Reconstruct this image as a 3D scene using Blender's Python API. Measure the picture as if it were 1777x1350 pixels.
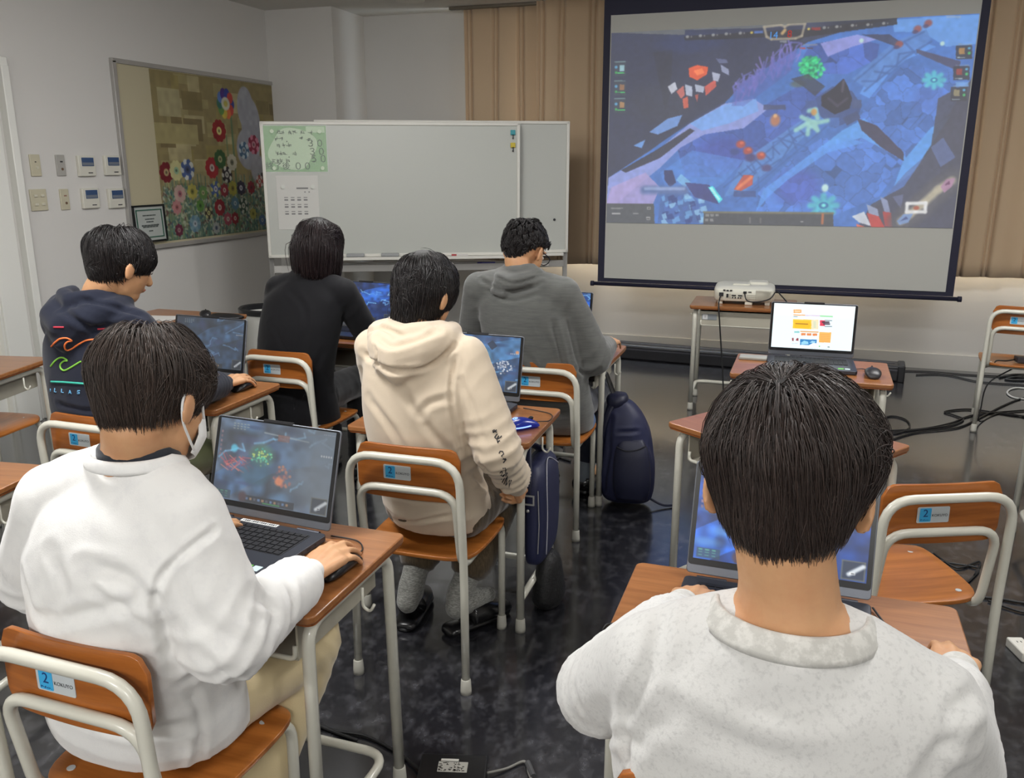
import bpy, math, random
import numpy as np
from mathutils import Vector, Matrix
from mathutils.bvhtree import BVHTree

random.seed(7); RNG = np.random.default_rng(7)
for _o in list(bpy.data.objects): bpy.data.objects.remove(_o)
SC = bpy.context.scene
COL = SC.collection

# ------------------------------------------------------------------ camera
FPX, HC = 1500.0, 1.51
PITCH, YAW = math.atan(391 / FPX), math.radians(18.6)
cam_data = bpy.data.cameras.new('camera'); cam = bpy.data.objects.new('camera', cam_data)
COL.objects.link(cam); SC.camera = cam
cam_data.sensor_width = 36; cam_data.lens = FPX / 1777 * 36; cam_data.clip_start = .05
cam.location = (0, 0, HC); cam.rotation_euler = (math.pi / 2 - PITCH, 0, YAW)

# ------------------------------------------------------------------ world, exposure
world = bpy.data.worlds.new('world'); SC.world = world; world.use_nodes = True
world.node_tree.nodes['Background'].inputs[0].default_value = (.75, .80, .9, 1)
world.node_tree.nodes['Background'].inputs[1].default_value = .25
SC.view_settings.view_transform = 'Standard'; SC.view_settings.look = 'None'
SC.view_settings.gamma = 1; SC.view_settings.use_curve_mapping = False
SC.view_settings.exposure = 0.0
SC.cycles.use_adaptive_sampling = True; SC.cycles.adaptive_threshold = .02
SC.cycles.max_bounces = 5; SC.cycles.diffuse_bounces = 4; SC.cycles.glossy_bounces = 3
SC.cycles.transparent_max_bounces = 6; SC.cycles.sample_clamp_indirect = 4
SC.cycles.use_denoising = True; SC.cycles.caustics_reflective = False; SC.cycles.caustics_refractive = False

LAMPS = [(-1.75, 1.45, 44), (.75, 1.45, 13), (-1.55, -2.1, 62), (.75, -2.1, 62), (-1.75, 3.9, 26), (1.0, 3.9, 40)]   # x, y, watts: ceiling lamps; the last two are added to fill the front
CEIL = 2.72

# ------------------------------------------------------------------ materials
def srgb(r, g, b):
    f = lambda c: (c / 255 / 12.92) if c / 255 <= .04045 else ((c / 255 + .055) / 1.055) ** 2.4
    return (f(r), f(g), f(b), 1)
def mat(name, col, rough=.6, metal=0, spec=.5, bump=None, noise=None, coat=0, sheen=0, emit=None):
    """noise=(scale, colour, lo, hi, stretch) mixes a second colour in; bump=(scale, strength, distance)"""
    m = bpy.data.materials.new(name); m.use_nodes = True
    nt = m.node_tree; b = nt.nodes['Principled BSDF']
    if max(col[:3]) > 1: col = srgb(*col[:3])
    b.inputs['Base Color'].default_value = (*col[:3], 1)
    b.inputs['Roughness'].default_value = rough; b.inputs['Metallic'].default_value = metal
    b.inputs['Specular IOR Level'].default_value = spec
    b.inputs['Coat Weight'].default_value = coat; b.inputs['Coat Roughness'].default_value = .12
    b.inputs['Sheen Weight'].default_value = sheen
    tc = nt.nodes.new('ShaderNodeTexCoord')
    if noise:
        sc, c2, lo, hi, st = noise
        if max(c2[:3]) > 1: c2 = srgb(*c2[:3])
        mp = nt.nodes.new('ShaderNodeMapping'); mp.inputs['Scale'].default_value = st
        nt.links.new(tc.outputs['Object'], mp.inputs[0])
        n = nt.nodes.new('ShaderNodeTexNoise'); n.inputs['Scale'].default_value = sc; n.inputs['Detail'].default_value = 6
        n.inputs['Roughness'].default_value = .65
        r = nt.nodes.new('ShaderNodeMapRange'); r.inputs[1].default_value = lo; r.inputs[2].default_value = hi
        mx = nt.nodes.new('ShaderNodeMix'); mx.data_type = 'RGBA'
        mx.inputs[6].default_value = (*col[:3], 1); mx.inputs[7].default_value = (*c2[:3], 1)
        nt.links.new(mp.outputs[0], n.inputs['Vector']); nt.links.new(n.outputs[0], r.inputs[0])
        nt.links.new(r.outputs[0], mx.inputs[0]); nt.links.new(mx.outputs[2], b.inputs['Base Color'])
    if bump:
        n = nt.nodes.new('ShaderNodeTexNoise'); n.inputs['Scale'].default_value = bump[0]; n.inputs['Detail'].default_value = 3
        bp = nt.nodes.new('ShaderNodeBump'); bp.inputs['Strength'].default_value = bump[1]; bp.inputs['Distance'].default_value = bump[2]
        nt.links.new(tc.outputs['Object'], n.inputs['Vector']); nt.links.new(n.outputs[0], bp.inputs['Height'])
        nt.links.new(bp.outputs[0], b.inputs['Normal'])
    if emit:
        b.inputs['Emission Color'].default_value = (*emit[:3], 1); b.inputs['Emission Strength'].default_value = emit[3]
    return m
def picture_mat(name, strength, base=.05, rough=.35, paper=False):
    m = bpy.data.materials.new(name); m.use_nodes = True
    nt = m.node_tree; b = nt.nodes['Principled BSDF']
    a = nt.nodes.new('ShaderNodeVertexColor'); a.layer_name = 'picture'
    if paper: nt.links.new(a.outputs[0], b.inputs['Base Color'])
    else:
        b.inputs['Base Color'].default_value = (base, base, base, 1)
        nt.links.new(a.outputs[0], b.inputs['Emission Color']); b.inputs['Emission Strength'].default_value = strength
    b.inputs['Roughness'].default_value = rough
    return m
def wood_mat(name, c1, c2, rough=.35, coat=.3, stretch=(1.5, 22, 22), scale=3.2):
    return mat(name, c1, rough, noise=(scale, c2, .3, .72, stretch), coat=coat, spec=.3)

# ------------------------------------------------------------------ mesh builder
class MB:
    def __init__(s): s.v = []; s.f = []; s.n = 0
    def add(s, v, f):
        s.v.append(np.asarray(v, float).reshape(-1, 3)); s.f += [tuple(i + s.n for i in q) for q in f]; s.n += len(s.v[-1]); return s
    def box(s, c, d, rot=None):
        x, y, z = np.array(d) / 2
        v = np.array([(-x,-y,-z),(x,-y,-z),(x,y,-z),(-x,y,-z),(-x,-y,z),(x,-y,z),(x,y,z),(-x,y,z)])
        if rot is not None: v = v @ np.array(rot).T
        return s.add(v + np.array(c), [(0,3,2,1),(4,5,6,7),(0,1,5,4),(1,2,6,5),(2,3,7,6),(3,0,4,7)])
    def rings(s, R, cap=True, closed=False):
        R = [np.asarray(r, float) for r in R]; n = len(R[0]); f = []
        m = len(R)
        for i in range(m if closed else m - 1):
            a, b = i * n, ((i + 1) % m) * n
            for k in range(n): f.append((a + k, a + (k + 1) % n, b + (k + 1) % n, b + k))
        if cap and not closed:
            f.append(tuple(range(n - 1, -1, -1))); f.append(tuple((m - 1) * n + k for k in range(n)))
        return s.add(np.concatenate(R), f)
    def tube(s, pts, r, n=10, fillet=0, closed=False, flat=None):
        P = fillet_path(pts, fillet) if fillet else [np.array(p, float) for p in pts]
        P = np.array(P); m = len(P)
        rr = np.full(m, r) if np.isscalar(r) else np.interp(np.linspace(0, 1, m), np.linspace(0, 1, len(r)), r)
        T = np.gradient(P, axis=0); T /= np.linalg.norm(T, axis=1)[:, None] + 1e-12
        u = np.cross(T[0], [0, 0, 1.]);
        if np.linalg.norm(u) < 1e-3: u = np.cross(T[0], [0, 1., 0])
        u /= np.linalg.norm(u); R = []
        a = np.linspace(0, 2 * np.pi, n, endpoint=False)
        for i in range(m):
            u = u - T[i] * (u @ T[i]); u /= np.linalg.norm(u); w = np.cross(T[i], u)
            fl = 1 if flat is None else flat
            R.append(P[i] + rr[i] * (np.cos(a)[:, None] * u * 1 + np.sin(a)[:, None] * w * fl))
        return s.rings(R)
    def cyl(s, a, b, r, r2=None, n=16): return s.tube([a, b], [r, r if r2 is None else r2], n)
    def ell(s, c, r, rot=None, nu=20, nv=12):
        th = np.linspace(0, np.pi, nv + 1)[1:-1]; ph = np.linspace(0, 2 * np.pi, nu, endpoint=False)
        v = [(math.sin(t) * math.cos(p), math.sin(t) * math.sin(p), math.cos(t)) for t in th for p in ph] + [(0,0,1), (0,0,-1)]
        v = np.array(v) * np.array(r)
        if rot is not None: v = v @ np.array(rot).T
        f = []; m = len(th)
        for i in range(m - 1):
            for k in range(nu): f.append((i*nu+k, (i+1)*nu+k, (i+1)*nu+(k+1)%nu, i*nu+(k+1)%nu))
        for k in range(nu): f.append((m*nu, k, (k+1)%nu)); f.append((m*nu+1, (m-1)*nu+(k+1)%nu, (m-1)*nu+k))
        return s.add(v + np.array(c), f)
    def cap(s, a, b, ra, rb, n=16):
        """tapered capsule from a to b"""
        a = np.array(a, float); b = np.array(b, float); d = b - a; L = np.linalg.norm(d)
        if L < 1e-5: return s.ell(a, (ra,) * 3)
        d /= L; u = np.cross(d, [0, 0, 1.])
        if np.linalg.norm(u) < 1e-3: u = np.cross(d, [0, 1., 0])
        u /= np.linalg.norm(u); w = np.cross(d, u); R = []
        an = np.linspace(0, 2*np.pi, n, endpoint=False); C_ = np.cos(an)[:, None] * u + np.sin(an)[:, None] * w
        for t in np.linspace(-np.pi/2 + .12, 0, 5): R.append(a + d * ra * math.sin(t) + C_ * ra * math.cos(t))
        for t in np.linspace(0, np.pi/2 - .12, 5): R.append(b + d * rb * math.sin(t) + C_ * rb * math.cos(t))
        return s.rings(R)
    def chain(s, pts, rad, n=16):
        for i in range(len(pts) - 1): s.cap(pts[i], pts[i+1], rad[i], rad[i+1], n)
        return s
    def loft(s, rs, n=28, sub=4, power=2.3):
        """rs: (centre, half_x_vec, half_y_vec) rings, spline-interpolated"""
        K = len(rs); A = np.array([np.concatenate([np.array(r[0]), np.array(r[1]), np.array(r[2])]) for r in rs], float)
        out = []
        for i in range(K - 1):
            p0, p1, p2, p3 = A[max(i-1,0)], A[i], A[i+1], A[min(i+2,K-1)]
            for t in np.linspace(0, 1, sub, endpoint=False):
                out.append(.5 * ((2*p1) + (-p0+p2)*t + (2*p0-5*p1+4*p2-p3)*t*t + (-p0+3*p1-3*p2+p3)*t**3))
        out.append(A[-1]); an = np.linspace(0, 2*np.pi, n, endpoint=False)
        cx = np.sign(np.cos(an)) * np.abs(np.cos(an)) ** (2/power); cy = np.sign(np.sin(an)) * np.abs(np.sin(an)) ** (2/power)
        return s.rings([o[:3] + cx[:, None] * o[3:6] + cy[:, None] * o[6:9] for o in out])
    def prism(s, poly, z0, z1, frame=None):
        """poly in the x,y plane extruded z0..z1; frame = (origin, X, Y, Z)"""
        n = len(poly); v = np.array([(p[0], p[1], z0) for p in poly] + [(p[0], p[1], z1) for p in poly], float)
        if frame is not None:
            o, X, Y, Z = [np.array(q, float) for q in frame]; v = o + v[:, :1] * X + v[:, 1:2] * Y + v[:, 2:] * Z
        return s.add(v, [tuple(range(n-1, -1, -1)), tuple(range(n, 2*n))] + [(k, (k+1)%n, n+(k+1)%n, n+k) for k in range(n)])
    def build(s, name, m, parent=None, smooth=False, bevel=0, label=None, weld=False):
        me = bpy.data.meshes.new(name); me.from_pydata(np.concatenate(s.v).tolist(), [], s.f); me.validate()
        return link(name, me, m, parent, smooth, bevel, label)
def link(name, me, m, parent=None, smooth=False, bevel=0, label=None):
    o = bpy.data.objects.new(name, me); COL.objects.link(o)
    if m is not None:
        me.materials.clear()
        for q in (m if isinstance(m, (list, tuple)) else [m]): me.materials.append(q)
    if smooth:
        me.polygons.foreach_set('use_smooth', [True] * len(me.polygons))
    if bevel:
        b = o.modifiers.new('bevel', 'BEVEL'); b.width = bevel; b.segments = 2; b.limit_method = 'ANGLE'; b.angle_limit = .7
    if smooth == 'auto' or (bevel and not smooth):
        me.polygons.foreach_set('use_smooth', [True] * len(me.polygons))
        if not bevel: me.set_sharp_from_angle(angle=.6)
        else: me.set_sharp_from_angle(angle=1.0)
    if parent: o.parent = parent
    if label: o['label'] = label
    return o
def fillet_path(pts, r, seg=7):
    P = [np.array(p, float) for p in pts]; out = [P[0]]
    for i in range(1, len(P) - 1):
        a, b, c = P[i-1], P[i], P[i+1]; d1 = a - b; d2 = c - b; l1, l2 = np.linalg.norm(d1), np.linalg.norm(d2)
        q = min(r, l1 * .48, l2 * .48); s_, e = b + d1 / l1 * q, b + d2 / l2 * q
        for t in np.linspace(0, 1, seg): out.append((1-t)**2 * s_ + 2*t*(1-t) * b + t*t * e)
    out.append(P[-1]); return out
def spline(pts, n=8):
    P = np.array(pts, float); out = []
    for i in range(len(P) - 1):
        p0, p1, p2, p3 = P[max(i-1,0)], P[i], P[i+1], P[min(i+2,len(P)-1)]
        for t in np.linspace(0, 1, n, endpoint=False):
            out.append(.5 * ((2*p1) + (-p0+p2)*t + (2*p0-5*p1+4*p2-p3)*t*t + (-p0+3*p1-3*p2+p3)*t**3))
    out.append(P[-1]); return out
def rrect(x0, y0, x1, y1, r, seg=6):
    out = []
    for cx, cy, a in ((x1-r,y1-r,0),(x0+r,y1-r,90),(x0+r,y0+r,180),(x1-r,y0+r,270)):
        for k in range(seg + 1):
            t = math.radians(a + 90*k/seg); out.append((cx + r*math.cos(t), cy + r*math.sin(t)))
    return out
def thing(name, label, cat, loc=(0,0,0), rz=0, group=None):
    o = bpy.data.objects.new(name, None); COL.objects.link(o); o.empty_display_size = .05
    o.location = loc; o.rotation_euler = (0, 0, rz); o['label'] = label; o['category'] = cat
    if group: o['group'] = group
    return o
def tag(o, label, cat, group=None, kind=None):
    o['label'] = label; o['category'] = cat
    if group: o['group'] = group
    if kind: o['kind'] = kind
    return o
def struct(o): o['kind'] = 'structure'; return o
def copy_tree(o, parent=None):
    c = o.copy(); COL.objects.link(c); c.parent = parent
    for ch in list(o.children): copy_tree(ch, c)
    return c
def text_mesh(txt, size, align='CENTER'):
    cu = bpy.data.curves.new('text', 'FONT'); cu.body = txt; cu.size = size; cu.align_x = align; cu.align_y = 'CENTER'; cu.resolution_u = 3
    cu.extrude = .0002
    o = bpy.data.objects.new('text', cu); COL.objects.link(o)
    dg = bpy.context.evaluated_depsgraph_get(); me = bpy.data.meshes.new_from_object(o.evaluated_get(dg))
    bpy.data.objects.remove(o); return me
def lettering(name, txt, size, m, parent, loc, rot, scale=(1,1,1), align='CENTER'):
    o = link(name, text_mesh(txt, size, align), m, parent); o.location = loc; o.rotation_euler = rot; o.scale = scale; return o

# pixel of the photograph -> point of the room (the room's own axes: +y along the left wall to the front, +x along the front wall)
def ray(px, py):
    x = (px - 888.5) / FPX; y = -(py - 675) / FPX; c, s = math.cos(PITCH), math.sin(PITCH)
    d = (x, c + y*s, -s + y*c); ca, sa = math.cos(YAW), math.sin(YAW)
    return np.array([d[0]*ca - d[1]*sa, d[0]*sa + d[1]*ca, d[2]])
CAM = np.array([0, 0, HC])
def atz(px, py, z=0): d = ray(px, py); return CAM + d * (z - HC) / d[2]
def aty(px, py, y): d = ray(px, py); return CAM + d * y / d[1]
def atx(px, py, x): d = ray(px, py); return CAM + d * x / d[0]

# ------------------------------------------------------------------ painting of pictures into a fine grid of coloured points
class Paint:
    def __init__(s, w, h, bg):
        s.w, s.h = w, h; s.a = np.zeros((h, w, 3)); s.a[:] = bg; s.H = None
        yy, xx = np.mgrid[0:h, 0:w]; s.x = (xx + .5) / w; s.y = (yy + .5) / h
    def quad(s, tl, tr, br, bl):
        """following coordinates are given in the frame where the picture has these corners"""
        A = []; B = []
        for (x, y), (u, v) in zip((tl, tr, br, bl), ((0,0),(1,0),(1,1),(0,1))):
            A += [[x, y, 1, 0, 0, 0, -u*x, -u*y], [0, 0, 0, x, y, 1, -v*x, -v*y]]; B += [u, v]
        s.H = np.append(np.linalg.solve(np.array(A), np.array(B)), 1).reshape(3, 3); return s
    def m(s, pts):
        P = np.array(pts, float)
        if s.H is not None:
            q = np.c_[P, np.ones(len(P))] @ s.H.T; P = q[:, :2] / q[:, 2:]
        return P
    def mask_poly(s, pts):
        P = s.m(pts); ins = np.zeros((s.h, s.w), bool); n = len(P)
        for i in range(n):
            (x1, y1), (x2, y2) = P[i], P[(i+1) % n]
            if y1 == y2: continue
            c = (s.y > min(y1, y2)) & (s.y <= max(y1, y2)); ins ^= c & (s.x < (x2-x1)*(s.y-y1)/(y2-y1)+x1)
        return ins
    def put(s, mask, col, al=1):
        k = (mask.astype(float) * al)[..., None]; s.a = s.a * (1-k) + np.array(col, float) * k; return s
    def poly(s, pts, col, al=1): return s.put(s.mask_poly(pts), col, al)
    def rect(s, x0, y0, x1, y1, col, al=1): return s.poly([(x0,y0),(x1,y0),(x1,y1),(x0,y1)], col, al)
    def line(s, pts, wd, col, al=1):
        P = s.m(pts); asp = s.w / s.h
        for (x1, y1), (x2, y2) in zip(P[:-1], P[1:]):
            dx, dy = (x2-x1)*asp, y2-y1; L2 = dx*dx + dy*dy + 1e-12
            t = np.clip((((s.x-x1)*asp)*dx + (s.y-y1)*dy) / L2, 0, 1)
            d = np.hypot((s.x-x1)*asp - t*dx, s.y - y1 - t*dy); s.put(np.clip(1.5 - d/wd, 0, 1), col, al)
        return s
    def blob(s, c, rx, ry, col, al=1, soft=.3, ang=0):
        P = s.m([c, (c[0]+rx, c[1]), (c[0], c[1]+ry)]); asp = s.w / s.h
        a = abs(P[1][0]-P[0][0]); b = abs(P[2][1]-P[0][1]); dx = (s.x-P[0][0])*asp; dy = s.y-P[0][1]
        ca, sa = math.cos(ang), math.sin(ang); X = dx*ca + dy*sa; Y = -dx*sa + dy*ca
        d = np.hypot(X/(a*asp), Y/b); return s.put(np.clip((1 + soft - d) / (2*soft + 1e-6), 0, 1), col, al)
    def noise(s, sc, amp, seed=1):
        n = vnoise(np.stack([s.x*sc*s.w/s.h, s.y*sc, np.full_like(s.x, seed*7.3)], -1).reshape(-1, 3)).reshape(s.h, s.w)
        s.a *= (1 + amp * n)[..., None]; return s
    def stones(s, mask, n, dark, jit, seed=2, edge=.004):
        r = np.random.default_rng(seed); asp = s.w/s.h; P = r.random((n, 2)); X = np.stack([s.x[mask]*asp, s.y[mask]], -1)
        d1 = np.full(len(X), 9.); d2 = d1.copy(); idx = np.zeros(len(X), int)
        for i in range(n):
            dx = X - P[i]*[asp, 1]; dd = np.abs(dx[:,0]*.8+dx[:,1]*.6)*.9 + np.abs(-dx[:,0]*.6+dx[:,1]*.8)
            c = dd < d1; d2 = np.where(c, d1, np.minimum(d2, dd)); d1 = np.where(c, dd, d1); idx[c] = i
        j = 1 + jit * (r.random(n)[idx] - .5); k = np.clip((d2-d1)/edge, 0, 1)
        s.a[mask] = s.a[mask] * (j * (dark + (1-dark)*k))[:, None]; return s
    def blur(s, k=1):
        for _ in range(k):
            p = np.pad(s.a, ((1,1),(1,1),(0,0)), mode='edge'); s.a = (p[:-2,1:-1]+p[2:,1:-1]+p[1:-1,:-2]+p[1:-1,2:]+2*p[1:-1,1:-1])/6
        return s
    def mesh(s, name, X, Y, o):
        """grid mesh spanning o + u*X + v*Y with the painting as point colours (sRGB 0..255 painted)"""
        w, h = s.w, s.h; o, X, Y = [np.array(q, float) for q in (o, X, Y)]
        u = np.linspace(0, 1, w); v = np.linspace(0, 1, h); U, V = np.meshgrid(u, v)
        co = o + U[..., None]*X + V[..., None]*Y
        me = bpy.data.meshes.new(name); me.vertices.add(w*h); me.vertices.foreach_set('co', co.reshape(-1))
        i = (np.arange(h-1)[:, None]*w + np.arange(w-1)[None]).reshape(-1)
        q = np.stack([i, i+w, i+w+1, i+1], -1).reshape(-1); nf = len(i)
        me.loops.add(len(q)); me.loops.foreach_set('vertex_index', q); me.polygons.add(nf)
        me.polygons.foreach_set('loop_start', np.arange(nf)*4); me.update(calc_edges=True)
        c = np.clip(s.a, 0, 255) / 255; lin = np.where(c <= .04045, c/12.92, ((c+.055)/1.055)**2.4)
        at = me.color_attributes.new('picture', 'FLOAT_COLOR', 'POINT')
        at.data.foreach_set('color', np.concatenate([lin.reshape(-1, 3), np.ones((w*h, 1))], 1).reshape(-1).astype(np.float32))
        return me
def _hash(i, j, k):
    n = (i*374761393 + j*668265263 + k*2147483647 + 1013904223) & 0xffffffff
    n = ((n ^ (n >> 13)) * 1274126177) & 0xffffffff
    return ((n ^ (n >> 16)) & 0xffff) / 32767.5 - 1
def vnoise(P):
    P = np.asarray(P, float); I = np.floor(P).astype(np.int64); F = P - I; F = F*F*(3-2*F); r = 0
    for a in (0, 1):
        for b in (0, 1):
            for c in (0, 1):
                w = (F[:,0] if a else 1-F[:,0]) * (F[:,1] if b else 1-F[:,1]) * (F[:,2] if c else 1-F[:,2])
                r = r + w * _hash(I[:,0]+a, I[:,1]+b, I[:,2]+c)
    return r
# ================================================================== THE ROOM
M = {}
M['wall'] = mat('wall_paint', (214, 212, 208), .75, bump=(180, .08, .002))
M['wall_dark'] = M['wall']
M['ceil'] = mat('ceiling_paint', (222, 220, 214), .9)
M['floor'] = mat('floor_vinyl', (31, 31, 35), .20, noise=(17, (92, 92, 97), .48, .90, (1.4, .9, 1)), bump=(60, .10, .002), spec=.8, coat=.6)
M['white'] = mat('white_paint', (228, 226, 216), .5)
M['base'] = mat('baseboard', (205, 203, 198), .55)
XL, YB, XR, YR = -4.342, 7.10, 3.2, -3.2
def slab(name, x0, x1, y0, y1, z0, z1, m):
    b = MB(); b.box(((x0+x1)/2, (y0+y1)/2, (z0+z1)/2), (abs(x1-x0), abs(y1-y0), abs(z1-z0))); return struct(b.build(name, m))
slab('floor', XL-.1, XR+.1, YR-.1, YB+.1, -.06, 0, M['floor'])
slab('ceiling', XL-.1, XR+.1, YR-.1, YB+.1, CEIL, CEIL+.06, M['ceil'])
slab('wall_left', XL-.1, XL, YR, YB, 0, CEIL, M['wall'])
slab('wall_right', XR, XR+.1, YR, YB, 0, CEIL, M['wall'])
slab('wall_rear', XL, XR, YR-.1, YR, 0, CEIL, M['wall'])
slab('wall_corner', XL, -3.725, 6.566, YB, 0, CEIL, M['wall'])
# front wall with the window opening behind the curtains
b = MB()
WX0, WX1, WZ0, WZ1 = -2.30, 2.6, .84, 2.35
for x0, x1, z0, z1 in ((XL, WX0, 0, CEIL), (WX1, XR, 0, CEIL), (WX0, WX1, 0, WZ0), (WX0, WX1, WZ1, CEIL)):
    b.box(((x0+x1)/2, YB+.05, (z0+z1)/2), (x1-x0, .1, z1-z0))
struct(b.build('wall_front', M['wall']))
b = MB(); b.box(((WX0+WX1)/2, YB+.075, (WZ0+WZ1)/2), (WX1-WX0, .01, WZ1-WZ0))
day = mat('daylit_frosted_pane', (230, 235, 240), .4, emit=(.70, .84, 1, 10))
w1 = struct(b.build('window_1', day))
b = MB()
for k in range(5): b.box((WX0 + (WX1-WX0)*k/4, YB+.03, (WZ0+WZ1)/2), (.05, .06, WZ1-WZ0))
for z in (WZ0+.02, WZ1-.02): b.box(((WX0+WX1)/2, YB+.03, z), (WX1-WX0, .06, .04))
b.build('window_frame', M['white'], w1)
slab('baseboard_front', -3.72, XR, YB-.014, YB+.001, 0, .115, M['base'])
slab('baseboard_left', XL-.001, XL+.012, 4.02, 6.56, 0, .09, M['base'])
# door and its frame at the left edge of view
b = MB()
b.box((XL+.02, 3.93, 1.02), (.06, .05, 2.04)); b.box((XL+.02, 2.95, 2.06), (.06, 2.0, .05)); b.box((XL+.02, 3.78, 1.02), (.035, .16, 2.04))
d1 = struct(b.build('door_1', mat('door_white', (232, 232, 226), .45), bevel=.004))
b = MB(); b.box((XL+.012, 2.85, 1.0), (.02, 1.75, 2.0))
b.build('door_leaf', mat('door_leaf', (226, 226, 220), .5), d1)
b = MB()
for y in (3.66, 3.5, 3.2): b.box((XL+.03, y, 1.0), (.02, .02, 2.0))
b.box((XL+.03, 3.4, .32), (.02, .5, .03)); b.build('door_moulding', M['white'], d1)
b = MB(); b.box((XL+.055, 3.62, .36), (.03, .05, .07)); b.build('door_catch', M['white'], d1, bevel=.004)

# ceiling lamps (rear and middle ones lit; the last two are added fill over the front)
lampm = mat('lamp_diffuser', (255, 255, 250), .5, emit=(1, .97, .92, 2.0)); hous = mat('lamp_housing', (235, 235, 235), .4, metal=.1)
for i, (x, y, wt) in enumerate(LAMPS):
    t = thing('ceiling_lamp', ['long ceiling lamp over the white sweatshirt sitter', 'long ceiling lamp over the grey sweatshirt sitter',
        'long ceiling lamp at the rear left of the room', 'long ceiling lamp at the rear right of the room', 'added long fill lamp, out of view, above the black blazer sitter', 'added long fill lamp, out of view, above the empty chair side of the room'][i], 'lamp', (x, y, CEIL), 0, 'lit ceiling lamps over the rear of the room')
    b = MB(); b.box((0, 0, -.025), (1.25, .26, .05)); b.build('housing', hous, t, bevel=.004)
    b = MB(); b.box((0, 0, -.055), (1.2, .2, .012)); b.build('diffuser', lampm, t)
    L = bpy.data.lights.new('lamp_light', 'AREA'); L.shape = 'RECTANGLE'; L.size = 1.2; L.size_y = .3; L.energy = wt; L.color = (1, .995, .985)
    lo = bpy.data.objects.new('lamp_light', L); COL.objects.link(lo); lo.parent = t; lo.location = (0, 0, -.075)
    L = bpy.data.lights.new('fill_point', 'POINT'); L.shadow_soft_size = .10; L.energy = wt*.55; L.color = (1, .995, .985)  # added point fill to brighten upper walls and ceiling; the lamp has no tube
    lo = bpy.data.objects.new('fill_point', L); COL.objects.link(lo); lo.parent = t; lo.location = (0, 0, -.20)
p = atz(712, 0, CEIL-.004)
t = thing('ceiling_speaker', 'small round white disc fitting on the ceiling above the whiteboards', 'ceiling fitting', (p[0], p[1], CEIL))
b = MB(); b.cyl((0,0,-.012), (0,0,0), .11, n=32); b.build('rim', M['white'], t, bevel=.003)

# ------------------------------------------------------------------ curtains
cm = mat('beige_curtain_cloth', (208, 182, 150), .85, bump=(300, .15, .001), sheen=.2)
def curtain(x0, x1, seed, label, zb=.72, zt=2.715, y=6.93):
    r = random.Random(seed); n = int((x1-x0)*230); xs = np.linspace(x0, x1, n); nz = 18
    ph = r.random()*6; per = .115
    pl = [x0 + .02]
    while pl[-1] < x1: pl += [pl[-1]+.030+.01*r.random(), pl[-1]+.165+.09*r.random()]
    pl = np.array(pl); w = np.zeros(n); w2 = .45*np.sin((xs-x0)*11+seed) + .25*np.sin((xs-x0)*27+2*seed)
    for j, c_ in enumerate(pl): w += (1.5 if j % 2 else 1.1)*np.exp(-np.abs((xs-c_)/.0115)**1.6)
    w -= .3
    V = []
    for k in range(nz):
        t = k/(nz-1); z = zt + (zb-zt)*t; a = .020 + .018*t
        V.append(np.stack([xs + .012*np.sin(xs*9+t*3+seed)*t, y + a*(w*(1-.35*t)+w2*(.3+1.3*t)), np.full(n, z) + (.006*np.sin(xs*4+seed) if k == nz-1 else 0)], 1))
    V = np.concatenate(V); f = [(k*n+i, k*n+i+1, (k+1)*n+i+1, (k+1)*n+i) for k in range(nz-1) for i in range(n-1)]
    b = MB(); b.add(V, f); o = b.build('curtain', cm, None, smooth=True)
    s = o.modifiers.new('thickness', 'SOLIDIFY'); s.thickness = .003
    return tag(o, label, 'curtain', 'beige pleated curtains across the front windows')
curtain(-2.74, -1.70, 1, 'beige pleated curtain nearest the whiteboards, drawn left of the screen')
curtain(-2.10, .40, 2, 'wide beige pleated curtain hanging mostly hidden behind the projection screen', y=6.83)
curtain(.42, 3.0, 3, 'beige pleated curtain to the right of the projection screen')
b = MB(); b.box((.1, 6.91, CEIL-.012), (5.9, .05, .022)); tag(b.build('curtain_rail', mat('rail_metal', (120, 112, 100), .4, metal=.5), bevel=.003), 'thin dark curtain rail along the ceiling above the beige curtains', 'curtain rail')

# ------------------------------------------------------------------ projection screen
navy = mat('screen_border_cloth', (22, 22, 46), .7)
SY = 6.30
t = thing('projection_screen', 'big projection screen with dark blue border showing a blue game picture', 'projection screen', (-.25, SY, 0))
L_, R_, B_, T_ = -1.20, 1.20, .66, 2.66      # local outer edges
b = MB(); b.box(((L_+R_)/2, .012, (B_+T_)/2), (R_-L_, .004, T_-B_)); b.build('border_cloth', navy, t)
b = MB(); b.box((0, .006, 1.595), (2.30, .006, 1.81)); b.build('white_surface', mat('screen_white', (178, 178, 172), .8), t)
b = MB(); b.tube([(-1.235, .01, .645), (1.235, .01, .645)], .014); b.build('weight_bar', navy, t, smooth=True)
for x in (-1.24, 1.24): b = MB(); b.tube([(x-.012, .01, .645), (x+.012, .01, .645)], .019); b.build('bar_cap', navy, t, smooth=True)
b = MB(); b.box((0, .03, 2.66), (2.50, .09, .10)); b.build('casing', M['white'], t, bevel=.01)
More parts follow.
